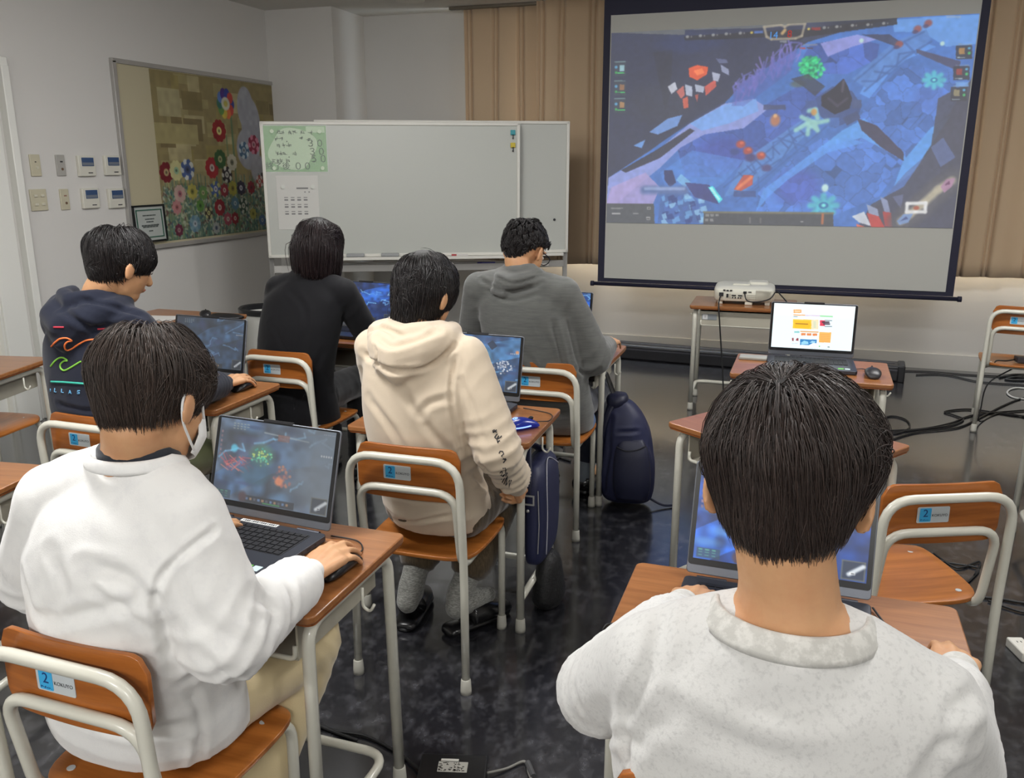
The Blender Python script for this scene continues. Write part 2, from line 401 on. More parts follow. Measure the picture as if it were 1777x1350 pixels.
# the projected picture: corners in the working frame
P = Paint(620, 352, (58, 64, 88)).quad((100,130), (1597,55), (1490,930), (80,905))
def game_picture(P):
    P.poly([(100,130),(330,120),(420,300),(300,470),(80,560)], (48,54,74))
    P.noise(6, .25, 3)
    lane = [(80,830),(90,720),(260,610),(420,490),(580,400),(640,330),(820,220),(900,170),(1100,110),(1280,70),(1620,50),(1620,230),(1500,420),(1380,620),(1300,760),(1180,830),(1120,930),(560,930),(300,930),(80,930)]
    P.poly(lane, (68,116,192)); P.noise(9, .12, 5)
    # stone paving
    left_st = P.mask_poly([(360,560),(560,520),(720,430),(860,350),(980,380),(880,520),(700,640),(540,720),(400,720)]) | P.mask_poly([(910,180),(1080,150),(1190,180),(1180,240),(1060,300),(960,300),(880,230)])
    P.put(left_st, (70,102,184)); P.stones(left_st, 300, .75, .28, 4)
    right_st = P.mask_poly([(1150,400),(1290,260),(1500,300),(1510,400),(1400,520),(1300,640),(1260,700),(1190,800),(1000,880),(690,860),(700,780),(860,620),(960,560),(1060,570)])
    P.put(right_st, (74,120,200)); P.stones(right_st, 420, .72, .28, 6)
    P.blob((860,760), 90, 70, (78,92,190), .6); P.blob((1400,400), 70, 60, (76,110,190), .5); P.blob((560,620), 110, 60, (64,76,160), .6)
    # snow banks
    P.poly([(80,830),(90,720),(300,600),(420,500),(560,420),(680,400),(740,440),(640,520),(480,545),(380,600),(300,680),(200,760),(120,830)], (150,160,222), .9)
    P.poly([(420,500),(560,425),(690,400),(700,450),(580,500),(470,530)], (120,168,236), .9)
    P.poly([(80,830),(100,760),(240,700),(300,760),(270,830)], (176,160,212), .85)
    P.poly([(300,700),(430,610),(640,650),(560,740),(470,800),(330,790)], (84,140,220), .6)
    P.poly([(950,175),(1100,140),(1180,160),(1080,190),(980,230)], (160,160,226), .8)
    P.poly([(1040,530),(1130,480),(1300,640),(1400,520),(1480,470),(1330,700),(1250,760),(1290,650),(1120,560),(950,600)], (96,168,244), .8)
    P.poly([(690,860),(720,770),(960,590),(1060,560),(1130,580),(980,620),(820,730),(740,800)], (92,158,240), .75)
    P.poly([(1110,380),(1200,230),(1330,160),(1420,190),(1260,260),(1150,400)], (96,156,236), .8)
    P.poly([(1240,80),(1600,60),(1590,180),(1460,190),(1360,130),(1250,130)], (112,170,240), .7)
    P.poly([(1190,830),(1300,700),(1420,600),(1440,700),(1330,800),(1240,860)], (84,110,170), .7)
    # carved lane with maze-like channels
    car = [(560,800),(640,650),(900,470),(940,500),(800,640),(640,780)]
    P.poly(car, (88,138,206), .8)
    P.poly([(1080,320),(1250,170),(1380,120),(1400,160),(1240,290),(1140,360)], (86,132,200), .8)
    for q in ([(560,760),(900,480)], [(610,820),(980,510)], [(650,720),(760,640),(760,580),(840,540)], [(720,690),(800,640),(850,560),(930,520)], [(600,790),(690,700),(660,640)], [(640,800),(700,760),(700,720)], [(780,560),(900,600)], [(820,520),(860,620)],
              [(1090,330),(1270,180),(1370,130)], [(1130,370),(1300,230),(1400,170)], [(1120,330),(1180,330),(1210,270),(1260,270),(1270,220),(1330,210)], [(1170,290),(1230,300)], [(1290,170),(1340,220)]):
        P.line(q, .0045, (60,100,168), .75)
    for k in range(8): P.line([(620+k*34, 700-k*26), (650+k*34, 730-k*26)], .004, (60,92,160), .8)
    # dark fringes: ravine top left, lower right
    P.poly([(100,130),(900,100),(860,190),(640,330),(560,420),(420,500),(270,600),(90,720),(80,560)], (52,58,86), .85)
    P.poly([(270,210),(350,200),(340,380),(320,450)], (44,46,62), .6); P.blob((420,170), 130, 40, (50,64,110), .5); P.blob((300,420), 130, 80, (62,66,82), .5)
    P.poly([(255,535),(330,480),(390,465),(370,510),(290,545)], (118,160,226), .9); P.poly([(190,590),(240,565),(225,600)], (110,160,226), .9)
    P.poly([(140,690),(280,610),(420,520),(440,530),(300,640),(160,700)], (46,48,66), .9)
    P.poly([(1430,400),(1620,300),(1600,930),(1100,930),(1160,830),(1290,760),(1400,600)], (70,72,92), .9)
    P.poly([(1400,600),(1450,560),(1500,640),(1440,680)], (96,116,170), .7); P.poly([(1340,200),(1520,250),(1510,290),(1340,215)], (72,72,104), .9)
    P.poly([(1100,480),(1180,510),(1290,620),(1290,655),(1200,600),(1120,530)], (62,58,84), .95)
    P.poly([(1120,140),(1230,140),(1290,180),(1260,190)], (58,58,84), .8)
    # thorny violet brush
    r = random.Random(3)
    for k in range(60):
        x = 600 + r.random()*260; y = 430 - (x-600)*.62 - r.random()*60; P.line([(x, y), (x+r.uniform(-14, 22), y-r.uniform(20, 60)), (x+r.uniform(-20, 40), y-r.uniform(50, 80))], .004, (110,112,190) if k % 3 else (134,120,200), .7)
    P.poly([(590,430),(600,360),(780,220),(860,200),(830,290),(640,430)], (84,92,170), .45)
    # green burst
    for k in range(140):
        a, q = r.random()*6.28, r.random()**.6; c = (915, 275)
        P.blob((c[0]+q*52*math.cos(a), c[1]+q*46*math.sin(a)), 7, 6, ((40,190,120), (60,230,150), (20,130,100))[k % 3], .9, .5)
    P.blob((860,340), 30, 14, (90,96,80), .7); P.poly([(830,320),(900,300),(970,350),(930,390),(880,350)], (56,62,80), .8)
    # rock on its octagonal pedestal, orange blob and pale ribbon figure kept generic
    P.poly([(930,400),(1000,350),(1080,370),(1120,430),(1100,480),(1010,520),(950,470)], (60,84,140), 1)
    P.poly([(955,390),(1000,360),(1045,318),(1062,350),(1080,400),(1070,440),(1010,465),(955,430)], (38,38,58))
    P.line([(985,400),(1020,430),(1060,400)], .006, (66,62,86)); P.line([(1045,330),(1040,370)], .006, (84,78,96))
    P.rect(985, 478, 1028, 516, (66,106,176)); P.rect(890, 408, 935, 440, (64,90,150)); P.poly([(1040,480),(1100,450),(1115,480),(1060,510)], (60,76,120)); P.rect(1080, 405, 1118, 440, (70,86,130))
    for q in ([(905,450),(930,445),(940,480)], [(852,528),(900,500),(930,520)], [(900,545),(905,505)], [(940,530),(925,495)], [(875,475),(930,500),(980,490)]): P.line(q, .011, (150,205,200), .9)
    P.blob((925,455), 12, 14, (196,150,90)); P.blob((768,488), 20, 24, (188,124,92), .95); P.blob((768,470), 8, 8, (220,170,120))
    P.rect(720, 425, 810, 445, (70,80,120), .9)
    for c in ((628,585), (657,612), (710,632)): P.blob(c, 19, 16, (178,74,62), .95); P.blob((c[0]+4, c[1]-5), 8, 6, (214,110,84))
    P.blob((668,640), 24, 16, (70,66,120)); P.blob((733,682), 20, 14, (80,76,130)); P.blob((602,615), 18, 14, (56,74,140))
    P.poly([(600,770),(640,710),(680,712),(676,750),(630,775)], (196,84,70), .95); P.line([(615,765),(670,720)], .008, (228,130,90)); P.rect(600, 775, 690, 800, (60,76,130), .7)
    # red and white crystals upper left
    P.poly([(415,275),(450,262),(495,270),(490,300),(450,325),(418,310)], (226,92,58)); P.poly([(435,285),(470,275),(480,295),(450,305)], (250,130,80))
    for q, c in (([(330,350),(360,330),(370,360),(345,380)], (196,200,214)), ([(365,370),(395,345),(400,385),(385,400)], (200,110,104)), ([(400,340),(430,350),(430,390),(405,385)], (182,190,210)), ([(440,340),(480,350),(475,375),(445,370)], (178,186,206)),
                 ([(480,350),(525,320),(528,350),(485,388)], (206,92,82)), ([(510,290),(545,300),(535,330),(515,325)], (176,182,204)), ([(545,260),(578,280),(580,305),(550,290)], (150,158,190)), ([(390,400),(412,390),(415,435),(395,440)], (204,96,78)), ([(440,385),(456,380),(450,412)], (184,92,84)), ([(525,235),(570,240),(575,255),(540,256)], (96,104,140))): P.poly(q, c, .95)
    # big blue rock heap lower left with a cyan streak
    P.poly([(290,905),(300,810),(340,770),(420,780),(460,830),(480,905)], (66,104,170)); P.poly([(315,690),(350,690),(365,740),(340,760),(318,730)], (50,60,110))
    for k in range(46):
        x, y = 300+r.random()*165, 790+r.random()*110; P.poly([(x,y),(x+r.uniform(10,30),y-8),(x+r.uniform(15,34),y+14),(x+5,y+18)], ((110,170,226),(40,62,130),(150,200,235),(72,110,186))[k % 4], .75)
    P.poly([(365,730),(385,705),(425,740),(400,760)], (120,180,230)); P.line([(236,771),(400,771)], .022, (92,116,170)); P.line([(240,765),(396,766)], .008, (140,160,205))
    P.poly([(400,740),(500,750),(540,830),(440,800)], (56,58,120), .85); P.poly([(495,760),(515,755),(555,810),(540,825)], (70,220,235)); P.poly([(500,762),(512,760),(545,808),(538,815)], (170,250,250))
    # teal ground marks
    for c, q in (((965,835), 1.0), ((1412,326), .75)):
        P.blob(c, 46*q, 34*q, (54,130,190), .8); P.blob(c, 30*q, 22*q, (78,190,205), .9, .15); P.blob(c, 20*q, 14*q, (40,110,170), .95, .15); P.blob(c, 9*q, 7*q, (120,225,225))
        for k in range(8): a = k*.785; P.line([(c[0]+38*q*math.cos(a), c[1]+28*q*math.sin(a)), (c[0]+54*q*math.cos(a), c[1]+40*q*math.sin(a))], .014*q, (84,190,210), .9)
    for c in ((971,764), (1117,165), (1445,178)): P.blob(c, 14 if c[1] > 700 else 9, 16 if c[1] > 700 else 9, (190,225,225))
    # crystals lower right
    for q, c in (([(1080,880),(1130,860),(1160,920),(1110,905)], (200,205,215)), ([(1140,830),(1185,850),(1195,905),(1150,870)], (150,160,190)), ([(1140,865),(1190,880),(1215,925),(1160,925)], (190,62,60)), ([(1195,800),(1225,815),(1240,880),(1215,870)], (140,150,185)), ([(1205,860),(1240,865),(1245,925),(1215,920)], (170,60,62)), ([(1245,800),(1290,790),(1280,850)], (96,104,140)), ([(1100,910),(1140,925),(1100,930)], (220,110,90))): P.poly(q, c, .95)
    # score strip and side panels
    P.poly([(395,145),(730,125),(890,118),(1260,70),(1262,100),(890,150),(870,160),(740,160),(730,150),(400,163)], (46,46,56), .9)
    P.poly([(100,130),(400,140),(400,120),(730,112),(890,92),(1240,76),(1250,50),(100,60)], (104,108,112), .9)
    P.line([(722,108),(732,148),(752,158),(850,155),(875,145),(888,96)], .006, (170,160,140), .8); P.line([(722,108),(790,100),(806,108),(820,99),(888,96)], .006, (170,160,140), .8)
    for x, y in ((410,147),(463,143),(515,140),(568,136),(625,133),(966,112),(1017,108),(1080,103),(1143,100),(1207,95)): P.blob((x,y), 7, 6, (170,172,170), .8); P.blob((x+16,y), 3, 4, (150,150,150), .8)
    P.rect(682, 124, 718, 134, (84,120,190), .85); P.rect(914, 110, 952, 122, (150,52,52), .9); P.blob((671,131), 6, 5, (200,180,90)); P.blob((903,117), 6, 5, (200,180,90)); P.line([(796,134),(806,122)], .008, (190,160,110)); P.rect(786,163,814,172,(150,155,160),.7)
    P.rect(880, 178, 938, 185, (150,150,160), .6); P.rect(866, 192, 890, 198, (190,60,60), .8); P.rect(894, 192, 920, 197, (90,60,70), .8)
    P.poly([(80,826),(275,828),(278,930),(80,930)], (78,80,84), .95); P.poly([(478,860),(1004,866),(1006,930),(474,930)], (72,74,80), .97)
    P.line([(478,862),(1004,867)], .005, (120,116,96)); P.rect(100,843,150,848,(150,150,150),.7); P.rect(104,864,138,870,(190,190,190),.8); P.rect(190,864,212,869,(170,170,170),.7)
    for x, y in ((254,845),(252,887)): P.rect(x-8, y-6, x+8, y+6, (190,190,190), .8); P.rect(x-6, y-2, x+6, y+4, (80,80,84), .9)
    for x, y in ((492,874),(512,874),(532,874),(490,894),(510,894)): P.rect(x-7, y-5, x+7, y+5, (150,150,150), .8)
    P.line([(962,872),(960,908)], .006, (190,110,70), .9); P.line([(666,885),(666,905)], .004, (120,120,120)); P.line([(709,888),(709,905)], .004, (110,110,110)); P.rect(872,898,884,903,(190,190,190),.8)
    for y in (262, 340, 412):
        P.rect(112, y-12, 160, y+45, (60,70,84), .8); P.rect(134, y, 154, y+24, ((150,190,200),(150,110,80),(170,130,90))[(y-262)//72], .95); P.blob((120, y+8), 6, 6, (90,160,200)); P.blob((120, y+30), 5, 5, (60,170,90)); P.rect(126, y+30, 156, y+34, (70,200,110)); P.rect(112, y-16, 158, y-12, (150,190,180), .6)
    for y, c in ((205,(170,130,80)), (290,(150,60,60)), (375,(150,140,110))):
        x = 1530 - (y-205)*.12; P.rect(x-30, y-20, x+36, y+36, (50,52,66), .9); P.rect(x-18, y-10, x+6, y+16, c, .95); P.blob((x+24, y-8), 6, 5, (90,170,210)); P.blob((x+24, y+12), 6, 6, (70,190,110)); P.rect(x-24, y+28, x+8, y+32, (170,190,200)); P.rect(x-20, y-26, x+34, y-22, (150,160,170), .6)
    P.rect(1500,334,1552,352,(110,160,220),.9)
    # small lane plan
    P.line([(1275,905),(1320,870),(1370,830),(1430,775),(1490,735)], .05, (86,86,96)); P.line([(1280,900),(1315,872),(1370,828),(1430,772),(1485,735)], .018, (178,170,150))
    P.poly([(1440,760),(1465,728),(1500,725),(1485,760),(1455,785)], (170,130,160), .95); P.poly([(1455,755),(1475,735),(1480,750)], (110,60,100)); P.poly([(1262,900),(1290,872),(1330,868),(1310,905),(1275,915)], (120,150,200), .95); P.poly([(1275,900),(1300,880),(1310,890)], (60,80,140))
    P.line([(1305,828),(1380,826),(1378,862),(1303,862),(1305,828)], .008, (225,225,225)); P.blob((1342,846), 12, 8, (170,80,60), .9)
    for c in ((1345,118),(1388,95),(1270,180)): P.blob(c, 16, 14, (150,80,80), .9); P.blob((c[0]-10, c[1]+12), 12, 8, (80,70,110), .9)
    P.rect(1460,64,1520,74,(150,170,200),.6)
    P.noise(60, .06, 9)
game_picture(P); P.blur(1)
pic = P.mesh('projected_picture', (2.285, 0, .012), (0, 0, -1.292), (0, 0, 0))
pm = picture_mat('projected_light', .85, .12, .7)
o = link('projected_picture', pic, pm, t); o.location = (-1.1425, -.0015, 2.385)
for txt, x, z, c, sz in (('14', -.062, 2.322, (.10, .32, .75), .062), ('8', .040, 2.326, (.45, .04, .03), .062), ('25.5k', -.23, 2.312, (.10,.25,.6), .03), ('21.1k', .13, 2.342, (.4,.05,.05), .024), ('13:13', -.03, 2.268, (.3,.3,.3), .022)):
    if txt in ('25.5k', '21.1k', '13:13'): continue
    lettering('score_number', txt, sz, mat('score_light', (0,0,0), .6, emit=(*c, .9)), t, (x, -.004, z), (math.pi/2, 0, 0))

# ------------------------------------------------------------------ flower picture board on the left wall
cork = mat('board_beige_felt', (186, 178, 150), .9); alu = mat('aluminium_trim', (176, 174, 170), .4, metal=.35)
y0, y1, z0, z1 = 4.79, 6.655, .945, 2.155
t = thing('notice_board', 'large framed notice board on the left wall carrying the flower picture', 'notice board', (XL, (y0+y1)/2, (z0+z1)/2))
b = MB(); b.box((.008, 0, 0), (.016, y1-y0, z1-z0)); b.build('felt_panel', cork, t)
b = MB(); hw, hh = (y1-y0)/2, (z1-z0)/2
for c, d in (((.014, 0, hh), (.028, 2*hw+.03, .03)), ((.014, 0, -hh), (.028, 2*hw+.03, .03)), ((.014, hw, 0), (.028, .03, 2*hh)), ((.014, -hw, 0), (.028, .035, 2*hh))): b.box(c, d)
b.build('frame', alu, t, bevel=.003)
ya, yb, za, zb_ = 5.115, 6.635, .975, 2.135
P = Paint(330, 252, (134, 122, 84)); r = random.Random(11)
for k in range(60):
    x, y = r.random(), r.random()*.62; w, h = r.uniform(.05, .16), r.uniform(.05, .14)
    P.rect(x, y, x+w, y+h, ((150,140,98),(166,156,118),(120,108,72),(140,128,80),(112,98,66))[k % 5], .9)
P.rect(.04, .1, .19, .26, (160,152,116)); P.rect(.0, .3, .3, .42, (158,148,104)); P.rect(.02, .52, .36, .66, (152,142,100), .8)
P.blob((.70, .17), .07, .14, (148,150,158), 1, .04); P.blob((.74, .30), .085, .2, (148,150,158), 1, .04); P.blob((.70, .44), .10, .14, (148,150,158), 1, .04); P.blob((.78,.58),.07,.1,(146,146,152),1,.1)
for y in np.linspace(.56, 1, 60): P.rect(0, y, 1, y+.01, (150,154,140), .045)
for k in range(420):                                   # stems and leaves
    x = r.random(); y = r.uniform(.60, .97); P.line([(x, 1), (x+r.uniform(-.01,.01), y)], .005, ((84,112,100),(92,126,92),(60,96,90),(150,160,140))[k % 4], .6)
for k in range(1100):
    x = r.random(); y = r.uniform(.68, .995); c = ((176,180,160),(70,104,94),(96,128,110),(58,88,100),(160,166,140),(92,64,62))[k % 6]
    a = r.random()*3; P.line([(x, y), (x+.012*math.cos(a), y-.014*math.sin(a))], .006, c, .75)
def rosette(x, y, q, c1, c2, n=10, alt=None):
    """plain round rosette: petals round a plain centre"""
    asp = P.w/P.h
    for k in range(n):
        a = k*2*math.pi/n; P.blob((x+q*.72*math.cos(a)/asp, y+q*.72*math.sin(a)), q*.30/asp, q*.30, (alt if alt and k % 2 else c1), 1, .1)
    P.blob((x, y), q*.55/asp, q*.55, c1, 1, .1); P.blob((x, y), q*.36/asp, q*.36, c2, 1, .1); P.blob((x, y), q*.15/asp, q*.15, tuple(v*.6 for v in c2), 1, .2)
P.line([(.57,.16),(.575,1)], .009, (92,116,84)); P.line([(.52,.36),(.53,1)], .007, (110,126,90))
cols = [(52,62,138),(176,66,58),(196,104,60),(190,170,70),(96,140,72),(56,110,96),(90,120,180),(70,44,120)]
for k in range(10):
    a = k*.628; P.blob((.535+.062*math.cos(a)/1.3, .155+.064*math.sin(a)), .030/1.3, .036, cols[k % 8], 1, .1)
P.blob((.535, .155), .034, .042, (190,188,170), 1, .1); P.blob((.535,.155), .016, .02, (170,160,80), 1, .3)
for x, y, q, c1, c2, al in ((.465,.33,.072,(132,32,34),(196,190,120),None), (.05,.59,.062,(106,24,34),(170,150,110),None), (.12,.58,.062,(186,182,132),(140,170,140),None), (.20,.575,.065,(70,90,136),(60,70,100),(190,194,190)), (.385,.565,.068,(150,40,46),(196,180,170),None),
    (.455,.51,.062,(52,88,50),(150,150,110),None), (.55,.53,.055,(180,176,156),(110,110,90),None), (.66,.45,.058,(66,98,126),(150,160,170),(176,190,196)), (.75,.41,.066,(126,32,56),(170,120,130),(190,120,140)), (.86,.58,.058,(150,60,80),(180,120,90),None),
    (.50,.61,.055,(40,32,40),(190,188,180),(190,190,180)), (.83,.64,.05,(52,30,36),(80,50,50),None), (.13,.72,.055,(176,150,140),(160,100,110),None), (.22,.71,.05,(168,160,80),(120,120,60),None), (.30,.72,.045,(96,132,74),(160,160,120),None), (.40,.70,.052,(70,92,144),(180,180,190),(170,170,110)),
    (.47,.71,.045,(142,48,60),(200,170,160),None), (.54,.70,.05,(166,160,70),(130,120,60),None), (.61,.70,.05,(44,40,60),(180,180,190),None), (.70,.70,.045,(116,30,40),(90,30,40),None), (.78,.66,.045,(150,70,60),(180,170,160),(190,180,170)), (.10,.80,.045,(170,120,120),(150,90,90),None),
    (.27,.80,.04,(86,130,60),(60,100,50),None), (.42,.82,.055,(132,34,44),(190,170,160),None), (.55,.80,.045,(84,120,140),(160,180,190),None), (.62,.82,.052,(50,72,60),(180,184,170),(180,184,170)), (.92,.73,.04,(130,50,80),(180,120,130),None), (.22,.91,.055,(120,150,160),(170,180,190),(96,130,150)),
    (.33,.85,.042,(60,56,46),(180,176,120),(170,168,120)), (.48,.90,.045,(150,70,84),(190,170,160),None), (.54,.90,.042,(128,34,46),(190,160,150),None), (.70,.88,.04,(160,156,80),(130,130,60),None), (.84,.86,.04,(150,160,150),(70,80,100),None), (.10,.94,.04,(96,40,60),(150,120,120),None), (.38,.95,.04,(150,154,150),(80,90,110),None), (.78,.93,.04,(70,96,130),(150,160,170),None)):
    rosette(x, y, q, c1, c2, 10 if q > .05 else 8, al)
P.noise(30, .08, 2)
art = P.mesh('flower_picture', (0, yb-ya, 0), (0, 0, za-zb_), (0, 0, 0))
o = link('flower_picture', art, picture_mat('printed_picture', 1, paper=True, rough=.6)); o.location = (XL+.0185, ya, zb_)
so = o.modifiers.new('thickness', 'SOLIDIFY'); so.thickness = .0015; so.offset = -1
tag(o, 'patchwork print with many coloured rosettes on stems, pinned to the notice board', 'picture')
# framed certificate standing on the board's lower rail
t = thing('framed_notice', 'small dark framed notice leaning in the lower left corner of the notice board', 'picture frame', (XL+.035, 4.955, 1.11))
b = MB()
for c, d in (((0, 0, .12), (.016, .31, .012)), ((0, 0, -.12), (.016, .31, .012)), ((0, .149, 0), (.016, .012, .24)), ((0, -.149, 0), (.016, .012, .24))): b.box(c, d)
b.build('frame', mat('dark_frame', (22, 26, 28), .4), t)
b = MB(); b.box((-.003, 0, 0), (.006, .30, .235)); b.build('mat_board', mat('mat_board', (176, 182, 178), .5), t)
b = MB()
for c, d in (((.002, 0, .092), (.004, .25, .007)), ((.002, 0, -.092), (.004, .25, .007)), ((.002, .122, 0), (.004, .007, .19)), ((.002, -.122, 0), (.004, .007, .19))): b.box(c, d)
b.build('green_border', mat('certificate_green', (52, 96, 80), .5), t)
b = MB()
for z, w in ((.055, .13), (.03, .09), (.012, .07), (-.012, .17), (-.022, .15), (-.05, .04)):
    n = int(w/.0095)
    for k in range(n): b.box((.0015, -w/2 + w*(k+.5)/n, z), (.002, .0062 if (k*7+int(z*999)) % 3 else .004, .008 if z > 0 or z < -.03 else .0095))
b.build('printed_lines', mat('certificate_ink', (70, 78, 76), .6), t)
t.rotation_euler = (0, math.radians(-2), 0)

# ------------------------------------------------------------------ switches and thermostats on the left wall
ivory = mat('switch_ivory', (196, 190, 166), .45); ivory2 = mat('switch_button', (206, 202, 184), .4); grey_pl = mat('plate_grey', (170, 168, 162), .45)
lcd = mat('thermostat_display', (60, 84, 122), .25); tw = mat('thermostat_white', (214, 212, 200), .4); ink = mat('dark_ink', (40, 40, 44), .5)
def wall_at(px, py): p_ = atx(px, py, XL); return (XL, p_[1], p_[2])
for i, (px, py, lab) in enumerate(((147, 288, 'upper left of four white thermostats by the notice board'), (192, 287, 'upper right thermostat, right against the notice board frame'), (154, 344, 'lower left of four white thermostats by the notice board'), (199, 344, 'lower right thermostat, right against the notice board frame'))):
    t = thing('thermostat', lab + ', blue display', 'thermostat', wall_at(px, py), 0, 'thermostats on the left wall')
    b = MB(); b.box((.011, 0, 0), (.022, .135, .125)); b.build('body', tw, t, bevel=.004)
    b = MB(); b.box((.023, .005, .025), (.003, .096, .052)); b.build('display', lcd, t)
    b = MB(); b.box((.0245, .005, .012), (.001, .090, .018)); b.build('display_band', mat('display_band', (112, 120, 132), .3), t)
    b = MB(); b.box((.0225, .02, -.042), (.002, .036, .006)); b.build('badge', ink, t)
for px, py, w, lab, kind in ((60, 287, .072, 'tall ivory switch plate with one small button, upper leftmost on the left wall', 0), (104, 287, .066, 'greyish blank plate with a key hole between the switch and the thermostats', 1), (66, 347, .118, 'wide ivory plate with four little white switches', 2), (111, 346, .066, 'narrow ivory plate with brown key hole below the greyish plate', 3)):
    t = thing('switch_plate', lab, 'switch', wall_at(px, py))
    b = MB(); b.box((.005, 0, 0), (.010, w, .125)); b.build('plate', grey_pl if kind == 1 else ivory, t, bevel=.003)
    b = MB()
    if kind == 0: b.box((.012, .008, -.012), (.006, .016, .014)); b.build('button', ivory2, t); b = MB(); b.box((.0105, 0, .02), (.002, .010, .006)); b.build('indicator', ink, t)
    elif kind == 2:
        for yy in (-.025, .025):
            for zz in (-.025, .025): q = MB(); q.box((.013, yy, zz), (.008, .024, .015)); q.build('rocker', ivory2, t, bevel=.002)
    else:
        b.cyl((.009, .006, -.022), (.013, .006, -.022), .008); b.build('key_hole', mat('brass_brown', (110, 86, 66), .4), t, smooth='auto')
        b = MB(); b.box((.0105, .004, .022), (.002, .02, .008)); b.build('marking', mat('marking_red', (150, 110, 96), .5) if kind == 3 else ink, t)

# ------------------------------------------------------------------ whiteboards
wbm = mat('whiteboard_enamel', (178, 180, 174), .28, spec=.5); wbf = mat('board_frame', (206, 204, 196), .4); legm = mat('stand_tube', (176, 174, 170), .4, metal=.2)
def whiteboard(label, xl, yl, xr, yr, z0, z1, drop=0, tray_z=None):
    d = np.array([xr-xl, yr-yl]); W = np.linalg.norm(d); a = math.atan2(d[1], d[0])
    t = thing('whiteboard', label, 'whiteboard', ((xl+xr)/2, (yl+yr)/2, 0), a)
    H = z1-z0; zc = (z0+z1)/2
    b = MB(); b.box((0, 0, zc), (W-.03, .018, H-.03)); b.build('writing_surface', wbm, t)
    b = MB()
    for c, dd in (((0, 0, z1-.009), (W, .034, .022)), ((0, 0, z0+.009), (W, .034, .022)), ((-W/2+.009, 0, zc), (.022, .034, H)), ((W/2-.009, 0, zc), (.022, .034, H))): b.box(c, dd)
    b.build('frame', wbf, t, bevel=.004)
    b = MB(); b.box((.08, -.055, z0-.012), (W-.25, .08, .008)); b.box((.08, -.094, z0-.005), (W-.25, .006, .02)); b.build('pen_tray', wbf, t)
    for s in (-1, 1):
        b = MB(); x = s*(W/2-.012)
        b.box((x, .03, (z0+z1)/2 - .1), (.028, .03, H+.2)); b.box((x, .03, z0/2+.04), (.03, .03, z0)); b.build('upright', legm, t)
        b = MB(); b.box((x, .03, .055), (.04, .56, .035)); b.build('foot', legm, t, bevel=.006)
        for q in (-.25, .25):
            b = MB(); b.cyl((x-.01, .03+q, .022), (x+.01, .03+q, .022), .022); b.build('castor', ink, t, smooth='auto')
    b = MB(); b.box((0, .03, z0-.085), (W-.02, .028, .05)); b.box((0, .03, .12), (W-.02, .02, .02)); b.build('crossbar', legm, t, bevel=.003)
    return t, a, W
wb, wa, WW = whiteboard('front whiteboard on a wheeled stand with green poster at its left', -3.54, 5.21, -1.955, 5.975, .875, 1.783)
whiteboard('rear whiteboard showing at the right behind the front one, bare with a round magnet', -3.27, 5.45, -1.66, 6.21, .88, 1.80)
ca_, sa_ = math.cos(wa), math.sin(wa)
WBO = np.array([(-3.54-1.955)/2, (5.21+5.975)/2, 0])
wn = np.array([sa_, -ca_, 0]); wu = np.array([ca_, sa_, 0])
def on_wb(px, py, off=.0):     # pixel -> local (u, z) on the front whiteboard's face
    d = ray(px, py); o_ = WBO + wn * .0095; k = ((o_-CAM) @ wn) / (d @ wn); q = CAM + d*k; return (q-WBO) @ wu, q[2]
def wb_item(name, label, cat, px0, py0, px1, py1, th, m, group=None):
    u0, za_ = on_wb(px0, py0); u1, zb2 = on_wb(px1, py1); uc, zc = (u0+u1)/2, (za_+zb2)/2
    t = thing(name, label, cat, tuple(WBO + wu*uc + wn*.0095 + np.array([0, 0, zc])), wa, group)
    b = MB(); b.box((0, -th/2, 0), (u1-u0, th, za_-zb2)); b.build('sheet' if th < .004 else 'body', m, t, bevel=.0006 if th < .004 else .003)
    return t, u1-u0, za_-zb2
t, w, h = wb_item('poster', 'green and pale timetable poster in a clear sleeve, top left of the whiteboard', 'poster', 456, 218, 569, 298, .002, mat('poster_green', (96, 156, 78), .5))
b = MB(); b.prism([(w*.38*math.cos(a)-.02+.05*w*math.sin(3*a), h*.46*math.sin(a)) for a in np.linspace(0, 6.283, 40)[:-1]], -.0, .001, ((0, -.0032, 0), (1,0,0), (0,0,1), (0,1,0)))
b.box((w*.33, -.0028, h*.42), (w*.3, .001, h*.13)); b.build('pale_area', mat('poster_pale', (172, 196, 158), .5), t)
b = MB(); b.box((0, -.0045, 0), (w+.015, .001, h+.012))
film = bpy.data.materials.new('clear_film'); film.use_nodes = True; nt = film.node_tree; pb = nt.nodes['Principled BSDF']
pb.inputs['Alpha'].default_value = .16; pb.inputs['Roughness'].default_value = .15; pb.inputs['Base Color'].default_value = (.9, .95, .9, 1)
b.build('clear_sleeve', film, t)
dk = mat('poster_ink', (40, 66, 40), .6)
for i, (txt, x, z, s) in enumerate((('００', .1, -.42, .062), ('５０', .36, -.26, .062), ('３０', .34, -.10, .06), ('３０', .32, .08, .06), ('終了後', -.3, -.42, .055), ('：　　：', .12, -.26, .055), ('：　　：', .1, .08, .055))):
    lettering('printed_line', txt, s, dk, t, (x*w, -.0042, z*h+.01), (math.pi/2, 0, 0))
b = MB(); rr = random.Random(5)
for z, xs in ((.36, (-.26,-.2,-.08,0,.12,.25)), (.22, (-.3,-.22,.1,.22)), (.08, (-.27,-.2,-.1)), (-.10, (-.3,-.24,-.18,-.02)), (-.26, (-.36,-.3,-.24,-.14))):
    for x in xs:
        for k in range(7):
            q = (rr.random() > .5); b.box((x*w + rr.uniform(-.010,.010), -.0036, z*h + rr.uniform(-.009,.009)), (.016 if q else .003, .001, .003 if q else .016))
b.build('blurred_characters', dk, t)
